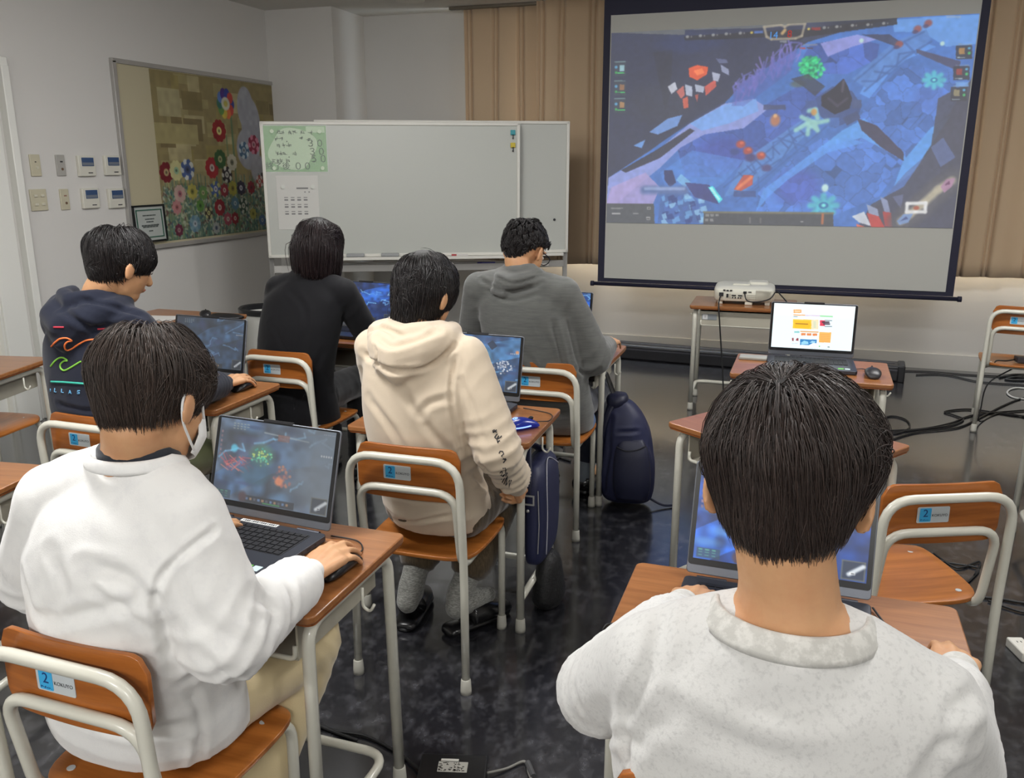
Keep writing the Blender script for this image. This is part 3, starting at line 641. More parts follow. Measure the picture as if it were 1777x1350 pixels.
for sx, sz in ((-.36,.38),(.40,.38),(-.36,-.42),(.42,-.42)):
    b = MB(); b.cyl((sx*w, -.012, sz*h), (sx*w, -.004, sz*h), .013, .011); b.build('clear_magnet', mat('clear_magnet', (190, 205, 180), .2), t, smooth='auto')
t, w, h = wb_item('timetable_sheet', 'white printed sheet with rows of small text below the green poster', 'paper', 478, 305, 556, 398, .0012, mat('paper_white', (196, 195, 190), .7))
b = MB()
for zi, z in enumerate((.10, .055, -.03, -.075, -.16, -.205)):
    for k in range(4): b.box((-.28*w + k*.155*w, -.0018, z*h), (.09*w, .0006, .010 if zi % 2 else .005))
b.box((.12*w, -.0018, .27*h), (.28*w, .0006, .010)); b.box((.18*w, -.0018, .2*h), (.03*w, .0006, .008)); b.box((.28*w, -.0018, .2*h), (.03*w, .0006, .008))
b.build('printed_rows', mat('grey_ink', (120, 120, 120), .7), t)
for sx in (-.33, .38):
    b = MB(); b.cyl((sx*w, -.012, .30*h), (sx*w, -.001, .30*h), .014, .011); b.build('clear_magnet', mat('clear_magnet_2', (205, 207, 200), .2), t, smooth='auto')
for px, py, c, lab in ((890, 230, (48, 140, 150), 'teal hook magnet near the top right of the front whiteboard'), (890, 252, (190, 170, 52), 'yellow hook magnet below the teal one on the front whiteboard')):
    u, z = on_wb(px, py); t = thing('hook_magnet', lab, 'magnet', tuple(WBO + wu*u + wn*.0095 + np.array([0,0,z])), wa)
    b = MB(); b.box((0, -.006, 0), (.034, .012, .034)); b.build('body', mat('magnet_'+lab[:4], c, .4), t, bevel=.003)
    b = MB(); b.tube([(0,-.010,-.012),(0,-.016,-.03),(0,-.012,-.042),(0,-.004,-.036)], .0035, 8); b.build('hook', ink, t, smooth=True)
p = aty(962, 381, 6.05); t = thing('round_magnet', 'tiny dark round magnet on the rear whiteboard', 'magnet', tuple(p + wn*0))
b = MB(); b.cyl((0, 0, 0), (.006*wn[0]*1, .006*wn[1], 0), .009); b.build('disc', ink, t, smooth='auto')
# put it on the rear board's face
ro = np.array([(-3.27-1.66)/2, (5.45+6.21)/2, 0]); rn = np.array([math.sin(math.atan2(.76, 1.61)), -math.cos(math.atan2(.76, 1.61)), 0])
d = ray(962, 381); k = ((ro + rn*.0095 - CAM) @ rn) / (d @ rn); t.location = tuple(CAM + d*k)
er = mat('eraser_grey', (140, 142, 142), .6)
for px, lab in ((617, 'grey whiteboard eraser on the tray, the left one'), (677, 'grey whiteboard eraser on the tray, the right one')):
    u, z = on_wb(px, 437); t = thing('board_eraser', lab, 'eraser', tuple(WBO + wu*u - wn*-.05 + np.array([0,0,.868])), wa)
    b = MB(); b.box((0, 0, .022), (.125, .05, .022)); b.build('handle', er, t, bevel=.004)
    b = MB(); b.box((0, 0, .006), (.12, .046, .012)); b.build('felt_pad', ink, t)
for px, c, lab in ((722, (40, 40, 120), 'blue capped marker on the tray, leftmost of the markers'), (762, (70, 60, 62), 'dark slim marker on the tray between the blue and the red one'), (800, (150, 40, 44), 'white marker with red cap at the right of the tray')):
    u, z = on_wb(px, 438); t = thing('marker_pen', lab, 'marker', tuple(WBO + wu*u + wn*.05 + np.array([0,0,.881])), wa)
    b = MB(); b.tube([(-.05, 0, 0), (.045, 0, 0)], .008); b.build('barrel', mat('barrel_%d' % px, c if px < 760 else (190,186,182), .4), t, smooth='auto')
    b = MB(); b.tube([(-.07, 0, 0), (-.035, 0, 0)], .0092); b.build('pen_cap', mat('cap_%d' % px, c, .35), t, smooth='auto')
# lower rail of the rear stand with a blue marker
b = MB(); b.box((.36, -.02, .795), (1.3, .05, .014)); o = b.build('ledge', wbf, None, bevel=.002); o.location = tuple(WBO + np.array([.05,.1,0])); o.rotation_euler = (0,0,wa)
tag(o, 'narrow pale ledge below the whiteboards carrying a blue marker', 'ledge')
q = aty(846, 463, 5.9)
t = thing('marker_pen', 'thick blue marker lying on the narrow ledge under the whiteboards', 'marker', (q[0], q[1], .812), wa)
b = MB(); b.tube([(-.055, 0, 0), (.055, 0, 0)], .010); b.build('barrel', mat('blue_barrel', (46, 46, 140), .4), t, smooth='auto')
b = MB(); b.tube([(-.075, 0, 0), (-.04, 0, 0)], .011); b.build('pen_cap', mat('blue_cap', (30, 30, 110), .35), t, smooth='auto')
# ================================================================== FURNITURE
steel = mat('cream_steel_tube', (205, 203, 190), .32, spec=.5, coat=.3); foot_m = mat('rubber_foot', (176, 174, 164), .6)
ply = wood_mat('orange_plywood', (178, 110, 50), (144, 84, 34), .32, .25, (1.2, 16, 16), 3)
plyv = wood_mat('backrest_plywood', (172, 102, 44), (134, 74, 28), .30, .3, (1.2, 1, 18), 4)
desk_wood = wood_mat('desk_top_wood', (160, 106, 62), (128, 80, 44), .30, .4, (1.3, 20, 20), 3)
edge_wood = wood_mat('desk_edge_wood', (158, 92, 42), (118, 62, 26), .4, .2, (1.3, 16, 16), 4)
tray_m = mat('tray_beige_grey', (170, 165, 150), .45)
blue_m = mat('label_blue', (62, 168, 220), .35); plate_m = mat('label_silver', (190, 196, 198), .35); dnavy = mat('label_ink', (20, 50, 110), .5)

def chair_parts(t):
    for s in (-1, 1):
        pass
    b = MB()      # outer frame: rear legs and upper bar in one bent tube
    b.tube([(-.175,-.21,.03), (-.172,-.205,.40), (-.168,-.222,.715), (.168,-.222,.715), (.172,-.205,.40), (.175,-.21,.03)], .0122, 12, fillet=.075)
    b.build('back_frame', steel, t, smooth=True)
    b = MB()      # inner frame: lower bar, down beside the rear legs, forward under the seat, down as the front legs
    b.tube([(-.160,.175,.03), (-.158,.185,.385), (-.150,-.165,.375), (-.148,-.205,.618), (.148,-.205,.618), (.150,-.165,.375), (.158,.185,.385), (.160,.175,.03)], .0118, 12, fillet=.06)
    b.build('seat_frame', steel, t, smooth=True)
    b = MB(); b.tube([(-.15,-.1,.375), (.15,-.1,.375)], .009); b.tube([(-.15,.12,.378), (.15,.12,.378)], .009); b.build('cross_tube', steel, t, smooth=True)
    for x, y in ((-.175,-.21), (.175,-.21), (-.160,.175), (.160,.175)):
        b = MB(); b.tube([(x, y, 0), (x, y, .012), (x, y, .045), (x, y, .048)], [.0165, .0165, .0145, .012], 14); b.build('rubber_foot', foot_m, t, smooth=True)
    # seat
    nx, ny = 15, 15; b = MB(); V = []
    for k, zz in ((0, .404), (1, .392)):
        for j in range(ny):
            for i in range(nx):
                u, v = i/(nx-1)*2-1, j/(ny-1)*2-1
                sq = 1/ max(1e-6, (abs(u)**5+abs(v)**5)**.2) if (abs(u) > .0 or abs(v) > 0) else 1
                m_ = max(abs(u), abs(v)); x, y = (u*sq*m_, v*sq*m_) if m_ > 0 else (0, 0)
                z = zz - .008*(1-x*x)*(1-(y+.2)**2) - (.012*max(0, y-.75)*4 if y > .75 else 0)
                V.append((x*.185*(1 - .05*(y < 0)*abs(y)), .02 + y*.185, z))
    f = []
    for j in range(ny-1):
        for i in range(nx-1): a = j*nx+i; f.append((a, a+1, a+nx+1, a+nx)); o_ = nx*ny; f.append((o_+a, o_+a+nx, o_+a+nx+1, o_+a+1))
    ring = [i for i in range(nx)] + [j*nx+nx-1 for j in range(1, ny)] + [(ny-1)*nx+i for i in range(nx-2, -1, -1)] + [j*nx for j in range(ny-2, 0, -1)]
    for q in range(len(ring)): a, c = ring[q], ring[(q+1) % len(ring)]; f.append((a, nx*ny+a, nx*ny+c, c))
    b.add(V, f); s = b.build('seat', ply, t, smooth=True, bevel=.002)
    for x in (-.13, .13):
        for y in (-.11, .13):
            q = MB(); q.cyl((x, y, .394), (x, y, .4025), .008); q.build('rivet', plate_m, s, smooth='auto')
    # curved plywood backrest
    b = MB(); R = []; n = 17; th = .010
    pol = rrect(-.158, .582, .158, .742, .035)
    def bow(x): return -.196 + .012*(1-(x/.16)**2) * -1 + .010
    V = [(x, bow(x), z) for x, z in pol] + [(x, bow(x)+th, z) for x, z in pol]
    # fan in columns so the bow is followed
    cols_ = np.linspace(-.158, .158, 25); V = []; f = []
    def zr(x):
        e = .158-abs(x); r_ = .035; k = 0 if e > r_ else r_ - math.sqrt(max(0, r_*r_-(r_-e)**2)); return .584+k, .742-k
    for x in cols_:
        a, c = zr(x); V += [(x, bow(x), a), (x, bow(x), c), (x, bow(x)+th, c), (x, bow(x)+th, a)]
    for i in range(24):
        p_, q_ = i*4, i*4+4
        for k in range(4): f.append((p_+k, p_+(k+1) % 4, q_+(k+1) % 4, q_+k))
    f.append((0,3,2,1)); f.append((96,97,98,99)); b.add(V, f); b.build('backrest', plyv, t, smooth='auto', bevel=.0015)
    y = bow(-.03)-.0006
    b = MB(); b.prism(rrect(-.070, .642, .014, .684, .004), 0, .0012, ((0, y, 0), (1,0,0), (0,0,1), (0,-1,0))); lp = b.build('label_plate', plate_m, t)
    b = MB(); b.prism(rrect(-.064, .645, -.034, .681, .003), 0, .0006, ((0, y-.0013, 0), (1,0,0), (0,0,1), (0,-1,0))); b.build('blue_square', blue_m, lp)
    lettering('size_number', '2', .028, dnavy, lp, (-.049, y-.0022, .667), (math.pi/2, 0, 0))
    lettering('small_print', 'No.', .007, dnavy, lp, (-.049, y-.0022, .650), (math.pi/2, 0, 0), (2.4, .8, 1))
    lettering('maker_lettering', 'KOKUYO', .0098, ink, lp, (-.011, y-.0014, .661), (math.pi/2, 0, 0))
CH = [  # x, y, rz, label, scale
 (-1.108, 1.172, -.02, 'wooden school chair the white sweatshirt sitter sits on', 1),
 (-1.022, 2.286, .02, 'wooden school chair the cream hoodie sitter sits on', 1),
 (-2.10, 2.235, -.02, 'wooden school chair the navy hoodie sitter sits on', 1),
 (-2.085, 3.27, 0, 'wooden school chair behind the black blazer sitter', 1),
 (-.985, 3.42, .03, 'wooden school chair the grey pullover sitter sits on', 1),
 (-.01, 1.11, 0, 'wooden school chair the grey sweatshirt sitter sits on, only its top edge showing', 1.06),
 (.300, 2.43, .42, 'empty wooden school chair facing the pink-lit desk at right', 1),
 (1.21, 5.60, -.12, 'empty wooden school chair far right with a black charger on its seat', 1),
 (-3.39, 2.70, -1.45, 'wooden school chair pushed under the far left desk', 1),
]
chair0 = None
for x, y, rz, lab, sc in CH:
    if chair0 is None:
        t = chair0 = thing('school_chair', lab, 'chair', (x, y, 0), rz, 'wooden school chairs with cream steel frames'); chair_parts(t)
    else:
        t = copy_tree(chair0); t.location = (x, y, 0); t.rotation_euler = (0, 0, rz); t['label'] = lab
    t.scale = (sc,)*3

def desk_parts(t):
    b = MB(); b.prism(rrect(-.315, -.208, .315, .208, .018), .653, .670); b.build('desktop', desk_wood, t, bevel=.003)
    b = MB(); b.prism(rrect(-.312, -.205, .312, .205, .018), .648, .6535); b.build('edge_band', edge_wood, t)
    for s in (-1, 1):
        b = MB(); x = s*.282      # side frame: near leg, rail under the top, far leg
        b.tube([(x, -.178, .03), (x, -.175, .630), (x, .172, .630), (x+s*.006, .182, .03)], .0135, 12, fillet=.05); b.build('side_leg_frame', steel, t, smooth=True)
        for yy, xx in ((-.178, x), (.182, x+s*.006)):
            b = MB(); b.tube([(xx, yy, 0), (xx, yy, .012), (xx, yy, .045), (xx, yy, .048)], [.0175, .0175, .0155, .013], 14); b.build('rubber_foot', foot_m, t, smooth=True)
    b = MB(); b.tube([(-.282, -.17, .115), (-.282, .13, .115), (.282, .13, .115), (.282, -.17, .115)], .0115, 12, fillet=.06); b.build('lower_stretcher', steel, t, smooth=True)
    b = MB(); b.box((0, 0, .545), (.50, .33, .006)); b.box((0, .165, .595), (.50, .005, .10)); b.box((-.25, 0, .595), (.005, .33, .10)); b.box((.25, 0, .595), (.005, .33, .10))
    b.build('book_tray', tray_m, t)
    b = MB(); b.tube([(-.245, -.165, .575), (-.245, -.165, .545), (.245, -.165, .545), (.245, -.165, .575)], .006, 8, fillet=.02); b.build('tray_rim', steel, t, smooth=True)
    for s in (-1, 1):
        b = MB(); x = s*.298; b.tube([(x, .02, .62), (x, .02, .575), (x+s*.018, .02, .565), (x+s*.028, .02, .585)], .0035, 8, fillet=.01); b.build('bag_hook', steel, t, smooth=True)
DK = [
 (-1.150, 1.492, 0, 'wooden desk of the white sweatshirt sitter at front left'),
 (-1.085, 2.635, .02, 'wooden desk of the cream hoodie sitter with the glowing blue mouse'),
 (-2.235, 2.640, 0, 'wooden desk of the navy hoodie sitter'),
 (-2.125, 3.83, 0, 'wooden desk in front of the black blazer sitter'),
 (-1.085, 3.800, 0, 'wooden desk of the grey pullover sitter with the navy backpack'),
 (.022, 1.52, 0, 'wooden desk of the grey sweatshirt sitter at front right'),
 (-.018, 2.80, -.60, 'turned wooden desk ahead of the grey sweatshirt sitter, pinkish sheen, nothing on it'),
 (.060, 3.795, -.01, 'wooden desk carrying the laptop with the white page'),
 (-.335, 5.545, .02, 'wooden desk carrying the projector'),
 (-3.43, 2.67, .20, 'empty wooden desk at the left edge below the switches'),
 (-2.295, 1.56, .13, 'wooden desk at the left edge nearest the camera, only its corner showing'),
 (-3.33, 3.98, 0, 'wooden desk by the left wall carrying paper and a black mouse'),
 (1.215, 3.72, 0, 'desk at the right edge of view, only one leg showing'),
]
desk0 = None; DESK = {}
for i, (x, y, rz, lab) in enumerate(DK):
    if desk0 is None:
        t = desk0 = thing('school_desk', lab, 'desk', (x, y, 0), rz, 'wooden school desks with cream steel frames'); desk_parts(t)
    else: t = copy_tree(desk0); t.location = (x, y, 0); t.rotation_euler = (0, 0, rz); t['label'] = lab
    DESK[i] = t
# size label on the projector desk's tray
t = DESK[8]; b = MB(); b.prism(rrect(-.24, .58, -.15, .615, .003), 0, .0015, ((0, -.171, 0), (1,0,0), (0,0,1), (0,-1,0)))
b2 = MB(); b2.box((0, -.168, .590), (.50, .004, .085)); b2.build('front_panel', tray_m, t)
lp = b.build('label_plate', mat('label_grey', (130, 136, 140), .4), t)
b = MB(); b.prism(rrect(-.235, .582, -.205, .613, .003), .0016, .0022, ((0, -.171, 0), (1,0,0), (0,0,1), (0,-1,0))); b.build('white_square', mat('label_white', (200, 200, 200), .4), lp)
lettering('size_number', '1', .02, ink, lp, (-.22, -.1735, .598), (math.pi/2, 0, 0))

# ================================================================== LAPTOPS
lap_dark = mat('laptop_dark_metal', (62, 64, 72), .38, metal=.55); lap_lid = mat('laptop_lid_grey', (112, 116, 124), .38, metal=.55); keym = mat('key_black', (22, 22, 26), .5); keyw = mat('laptop_key_well', (34, 34, 38), .6)
bez = mat('screen_bezel', (16, 17, 20), .3)
def hud(P, r):
    for k in range(6): P.rect(.02, .16+k*.055, .035, .19+k*.055, ((150,110,120),(120,90,100))[k % 2], .7)
    for k in range(14): P.rect(.12+.03*(k % 5), .05+.03*(k//5), .14+.03*(k % 5), .062+.03*(k//5), (150,160,150), .7)
    P.rect(.25, .90, .72, .99, (34,40,50), .85)
    for k in range(11): P.rect(.30+k*.035, .925, .32+k*.035, .955, ((90,120,160),(150,120,90),(80,84,96))[k % 3], .9)
    P.blob((.27, .93), .035, .06, (70,50,60), .9); P.rect(.45, .965, .6, .975, (60,140,80)); P.rect(.02, .88, .16, .98, (40,60,70), .7)
    for k in range(9): P.rect(.03+.04*(k % 3), .89+.03*(k//3), .055+.04*(k % 3), .90+.03*(k//3), (100,190,140), .6)
    P.rect(.86, .80, .985, .98, (38,44,54), .8); P.line([(.86,.80),(.985,.80),(.985,.98),(.86,.98),(.86,.80)], .006, (90,90,80), .8)
    P.line([(.90,.93),(.975,.84)], .02, (190,196,200), .9); P.rect(.905,.91,.935,.935,(210,210,210),.9); P.rect(.911,.917,.929,.929,(60,66,74),.9)
    for k in range(6): P.rect(.90+.017*k, .04, .908+.017*k, .05, (170,176,180), .7)
    for k in range(5): P.blob((.90+.02*k, .30), .006, .012, (190,190,190), .8)
def game_screen(kind, seed):
    P = Paint(260, 165, {'glare_wash': (62,78,98), 'blue': (24,52,110), 'mid': (44,76,116), 'dull': (40,60,84)}[kind]); r = random.Random(seed)
    P.noise(5, .35, seed); P.poly([(0,.7),(.5,.2),(1,.0),(1,.35),(.5,.6),(.1,1),(0,1)], {'glare_wash': (60,92,130), 'blue': (40,96,190), 'mid': (70,120,168), 'dull': (52,80,112)}[kind], .8)
    P.noise(12, .3, seed+1)
    for k in range(26):
        x, y = r.random(), r.random(); P.blob((x, y), r.uniform(.02,.10), r.uniform(.02,.08), ((90,140,190),(30,50,90),(60,70,110),(20,30,50))[k % 4], .5, .5)
    for k in range(7):
        x, y = r.random(), r.random()*.8; pts = [(x, y)]
        for q in range(5): x += r.uniform(-.03,.10); y += r.uniform(-.09,.06); pts.append((x, y))
        P.line(pts, .012, (120,180,220) if kind != 'dull' else (90,130,170), .6)
    if kind == 'glare_wash':
        P.blob((.40,.40), .10, .13, (70,120,90), .7, .3)
        for k in range(60): a, q = r.random()*6.28, r.random(); P.blob((.38+.10*q*math.cos(a)+.02, .42+.12*q*math.sin(a)), .008, .012, ((120,220,160),(190,210,110),(60,160,150))[k % 3], .85)
        for k in range(26): x = .02+r.random()*.25; P.line([(x, .42+r.random()*.22), (x+.07, .45+r.random()*.2)], .007, ((190,80,90),(120,60,90),(210,120,110))[k % 3], .7)
        P.blob((.15,.36), .03, .05, (90,200,230), .8)
        for k in range(40): a, q = r.random()*6.28, r.random(); P.blob((.60+.09*q*math.cos(a), .62+.13*q*math.sin(a)), .012, .018, ((170,90,80),(214,120,80),(90,70,90))[k % 3], .85)
        P.blob((.57,.68), .035, .05, (240,130,80), .95, .3); P.line([(.40,.12),(.78,.16)], .008, (160,170,170), .7); P.rect(.52,.12,.62,.2,(120,60,50),.7)
        P.blob((.36,.62), .13, .16, (50,90,110), .6, .15); P.blob((1.04,.45), .40, .95, (104,114,124), .85, .5)  # last blob: grey haze of reflected room light painted into the picture
    if kind == 'blue':
        for k in range(50): a, q = r.random()*6.28, r.random(); P.blob((.36+.10*q*math.cos(a), .40+.13*q*math.sin(a)), .015, .02, ((210,60,50),(250,120,60),(120,40,70))[k % 3], .85)
        
        P.blob((.7,.3), .1, .08, (60,120,210), .7); P.blob((.12,.2),.05,.09,(40,36,52),.9)
    if kind == 'mid':
        P.blob((.52,.42), .13, .18, (120,190,190), .6, .4)
        for k in range(50): a, q = r.random()*6.28, r.random(); P.blob((.50+.08*q*math.cos(a), .40+.14*q*math.sin(a)), .012, .018, ((190,240,200),(110,200,190))[k % 2], .8)
        P.blob((.55,.62), .14, .17, (54,96,120), .75, .12)
        for k in range(70): a, q = r.random()*6.28, r.random(); P.blob((.83+.12*q*math.cos(a), .54+.15*q*math.sin(a)), .010, .014, ((220,220,225),(80,90,110),(150,160,180))[k % 3], .85)
        P.blob((.97,.27),.02,.03,(230,140,80),.8); P.poly([(.62,.15),(.68,.08),(.74,.18),(.68,.26)], (30,44,66), .9)
    if kind == 'dull': P.poly([(.3,.9),(.5,.62),(.6,.68),(.4,1)], (100,140,180), .5); P.blob((.30,.76),.08,.08,(120,170,220),.7,.6)
    hud(P, r); return P.blur(1)
def page_screen():
    P = Paint(300, 186, (236, 250, 255))
    P.quad((275,115), (1310,160), (1250,715), (210,650))
    P.poly([(275,115),(1310,160),(1300,310),(262,255)], (240,250,252)); P.rect(515,195,615,238,(250,170,90)); P.rect(528,206,602,228,(250,210,170))
    P.poly([(510,253),(660,258),(660,272),(510,268)], (236,180,120)); P.poly([(660,260),(850,266),(850,280),(660,274)], (222,206,228)); P.poly([(850,266),(1015,274),(1015,292),(850,284)], (160,228,170)); P.rect(508,278,568,286,(90,110,110),.7)
    P.poly([(505,312),(832,322),(826,440),(496,425)], (252,206,60)); P.poly([(740,322),(832,324),(826,440),(735,436)], (238,228,190)); P.poly([(520,330),(720,336),(740,390),(700,430),(520,418)], (252,194,20)); P.line([(540,366),(690,374)], .012, (160,110,10), .9)
    for k in range(6): P.blob((780, 345+k*14), 20, 5, (190,210,190), .7)
    P.poly([(848,326),(915,328),(910,400),(846,396)], (226,50,84)); P.line([(885,350),(960,352)], .018, (60,40,60)); P.line([(900,372),(968,374)], .016, (60,50,70)); P.line([(915,328),(1000,332)], .008, (90,110,120)); P.line([(912,402),(998,404)], .008, (90,110,120))
    P.rect(516,458,584,480,(140,206,206)); P.line([(600,462),(820,472)], .014, (226,170,110))
    for k in range(3): P.rect(602+k*74, 482+k*3, 662+k*74, 512+k*3, (230,140,80))
    P.poly([(838,470),(994,476),(980,604),(828,600)], (248,186,96))
    for k in range(5): P.line([(850,500+k*22),(970,505+k*22)], .006, (220,150,60), .8)
    P.poly([(590,556),(806,566),(798,610),(760,604),(700,632),(584,628)], (30,130,196)); P.poly([(600,600),(640,575),(690,590),(695,620),(604,624)], (150,214,240)); P.poly([(710,600),(740,580),(790,585),(770,610)], (160,214,240))
    P.rect(484,540,506,580,(150,60,70)); P.poly([(545,545),(568,542),(568,580),(530,575)], (150,60,70)); P.rect(480,606,560,614,(200,214,220))
    for k in range(12): P.rect(726+k*20, 668+k, 736+k*20, 674+k, (170,190,190))
    P.rect(942,652,968,664,(110,130,120)); P.rect(828,640,845,655,(120,200,110)); return P
SCR = {}
def screen_mesh(key, P):
    SCR[key] = P.mesh('screen_picture', (.334, 0, 0), (0, 0, -.196), (-.167, 0, .212)); return SCR[key]
for k, kd, sd in (('A','glare_wash',3), ('C','mid',5), ('N','dull',8), ('B','blue',12), ('G','blue',15), ('R','blue',21)): screen_mesh(k, game_screen(kd, sd))
screen_mesh('P', page_screen())
scr_mats = {'A': picture_mat('screen_painted_glare', .85, .05, .25), 'C': picture_mat('screen_mid', 1.1, .04, .25), 'N': picture_mat('screen_dull', .7, .05, .25), 'B': picture_mat('screen_blue', 1.15, .03, .25), 'G': picture_mat('screen_blue_far', 1.15, .03, .25), 'R': picture_mat('screen_blue_near', 1.6, .04, .22), 'P': picture_mat('screen_page', 1.1, .05, .3)}
LID = .255
def laptop(key, x, y, rz, tilt, label, z=.6705, backlit=False, sticker=False):
    t = thing('laptop', label, 'laptop', (x, y, z), rz, 'dark grey laptops on the desks')
    W, D = .357, .245
    b = MB(); b.prism(rrect(-W/2, -D, W/2, -.004, .012), .002, .017); base = b.build('base', lap_dark, t, bevel=.002)
    b = MB(); b.prism(rrect(-.150, -.140, .150, -.028, .004), .0168, .0176); b.build('key_well', keyw, base)
    b = MB()
    for row in range(6):
        n = 16 if row else 17
        for k in range(n):
            if row == 5 and 4 <= k <= 8:
                if k == 4: b.box((-.147+.294*6.5/n, -.135+.0, .0185), (.294*4.8/n, .0135, .0022))
                continue
            b.box((-.147 + .294*(k+.5)/n, -.0365 - row*.0188, .0185), (.294/n*.86, .0155 if row else .011, .0022))
    kb = b.build('keyboard', mat('backlit_keys', (26,28,34), .5, emit=(.5,.6,.9,.12)) if backlit else keym, base)
    b = MB(); b.prism(rrect(-.055, -.225, .055, -.158, .004), .0170, .0173); b.build('touchpad', mat('touchpad', (52, 54, 60), .3, metal=.4), base)
    b = MB(); b.prism(rrect(.105, -.220, .128, -.198, .001), .0170, .0174); b.build('green_sticker', mat('sticker_green', (92, 180, 60), .4), base)
    b = MB(); b.prism(rrect(.132, -.220, .152, -.198, .001), .0170, .0174); b.build('pale_sticker', mat('sticker_pale', (190, 210, 214), .4), base)
    if sticker:
        b = MB(); b.box((-.005, -.014, .0178), (.105, .013, .0012)); st = b.build('asset_label', mat('label_paper', (226, 228, 226), .5), base)
        b = MB()
        for k in range(17): b.box((-.051+.0058*k, -.014, .0186), (.0038 if k % 4 else .002, .0065, .0004))
        b.build('label_print', mat('label_print_ink', (30,30,34), .5), st)
    b = MB()
    for k in range(4): b.box((W/2-.0005, -.05-.025*k, .010), (.002, .012 if k % 2 else .006, .004))
    b.build('port_row', keym, base)
    h = thing('lid_pivot', '', '', (0, 0, 0)); 
    for q in ('label', 'category'): del h[q]
    b = MB()
    # lid built upright then tilted back by hand about the hinge
    lid = MB(); lid.prism(rrect(-W/2, .004, W/2, LID-.018, .008), 0, .006, ((0, .001, .008), (1,0,0), (0,0,1), (0,1,0)))
    bpy.data.objects.remove(h)
    lo = lid.build('lid', lap_lid, t, bevel=.0015); lo.location = (0, 0, .008); lo.rotation_euler = (-tilt, 0, 0)
    b = MB(); b.prism(rrect(-W/2+.002, .022, W/2-.002, LID-.020, .007), 0, .0008, ((0, .0005, .008), (1,0,0), (0,0,1), (0,1,0))); b.build('bezel', bez, lo)
    b = MB(); b.prism(rrect(-.042, LID-.022, .042, LID-.014, .002), 0, .0065, ((0, .0005, .008), (1,0,0), (0,0,1), (0,1,0))); cb = b.build('camera_bar', keym, lo)
    s = link('screen_picture', SCR[key], scr_mats[key], lo); s.location = (0, -.0004, .0295 if False else .0275)
    for sx in (-.125, .125): b = MB(); b.tube([(sx-.03, -.002, .012), (sx+.03, -.002, .012)], .006); b.build('hinge', lap_dark, t, smooth='auto')
    return t
laptop('A', -1.165, 1.622, -.075, .30, 'open laptop of the white sweatshirt sitter with white asset label', sticker=True)
laptop('C', -1.098, 2.815, -.03, .22, 'open laptop of the cream hoodie sitter showing a pale blue game', backlit=True)
laptop('N', -2.235, 2.80, -.06, .22, 'open laptop of the navy hoodie sitter showing a dull blue game')
laptop('B', -2.150, 3.955, -.05, .20, 'open laptop in front of the black blazer sitter, mostly hidden')
laptop('G', -1.118, 3.955, -.04, .20, 'open laptop of the grey pullover sitter, right edge showing')
laptop('R', -.003, 1.662, -.03, .32, 'open laptop in front of the grey sweatshirt sitter')
laptop('P', .057, 3.945, .03, -.0, 'open laptop showing a bright white web page')

# ================================================================== MICE, PROJECTOR AND SMALL THINGS
def mouse(label, p, rz, m, glow=None):
    t = thing('computer_mouse', label, 'mouse', tuple(p), rz)
    b = MB(); rs = []
    for y, w, h in ((-.058,.012,.010), (-.05,.024,.022), (-.03,.031,.034), (-.005,.031,.038), (.025,.028,.032), (.048,.026,.022), (.060,.018,.012)):
        rs.append(((0, y, h/2), (w, 0, 0), (0, 0, h/2)))
    b.loft(rs, 20, 3, 2.2); b.build('body', m, t, smooth=True)
    b = MB(); b.ell((0, .036, .030), (.004, .010, .007)); b.build('scroll_wheel', keym, t, smooth=True)
    if glow:
        b = MB(); b.tube(spline([(-.0305,.02,.014), (-.033,-.01,.013), (-.028,-.042,.013), (0,-.060,.012), (.028,-.042,.013), (.033,-.01,.013), (.0305,.02,.014)]), .0022, 8); b.build('light_band', glow, t, smooth=True)
        b = MB(); b.tube(spline([(.006,-.020,.0372), (0,-.014,.0385), (-.007,-.020,.0375), (-.004,-.029,.036), (.005,-.028,.036), (.005,-.022,.037), (.000,-.022,.0375)]), .0014, 6); b.build('glowing_emblem', glow, t, smooth=True)
    return t
blk = mat('mouse_black', (24, 24, 27), .35)
mouse('black mouse under the hand of the white sweatshirt sitter', (-.885, 1.478, .671), -.1, blk)
mouse('blue glowing wired mouse on the cream hoodie sitter\'s desk', (-.835, 2.575, .671), -.75, mat('mouse_blue_lit', (14, 26, 96), .25, emit=(.01,.03,.35,.35)), mat('mouse_glow', (120,160,255), .3, emit=(.25,.4,1,1.6)))
mouse('black mouse under the navy hoodie sitter\'s hand', (-2.005, 2.72, .671), 0, blk)
mouse('black mouse beside the laptop with the white page', (.300, 3.715, .671), .05, mat('mouse_black_2', (34,33,36), .4))
mouse('black mouse under the grey pullover sitter\'s hand', (-.86, 3.76, .671), -.1, blk)
mouse('black mouse standing on the desk by the left wall', tuple(atz(357,549,.671)), .6, blk)
mouse('black mouse at the right hand of the grey sweatshirt sitter', (.285, 1.445, .671), .1, blk)
cable_m = mat('black_cable', (18, 18, 20), .5); wcable_m = mat('white_cable', (196, 196, 192), .5)
def cord(label, pts, r=.004, m=None, name='cable', cat='cable', n=10):
    b = MB(); b.tube(spline(pts, 10), r, 6); return tag(b.build(name, m or cable_m, None, smooth=True), label, cat)
cord('thin black mouse cord on the white sweatshirt sitter\'s desk', [(-.885,1.53,.685),(-.885,1.58,.674),(-.92,1.62,.674),(-.99,1.625,.674)], .0018)
cord('thin cord of the glowing blue mouse', [(-.80,2.62,.685),(-.77,2.68,.674),(-.79,2.76,.674),(-.90,2.80,.674)], .0018)
cord('thin cord of the mouse beside the white page laptop', [(.30,3.77,.68),(.27,3.83,.674),(.24,3.82,.674),(.235,3.87,.674)], .0018)
cord('thin black cord crossing the front right desk beside the laptop', [(.18,1.66,.676),(.215,1.56,.675),(.27,1.50,.675)], .0022)
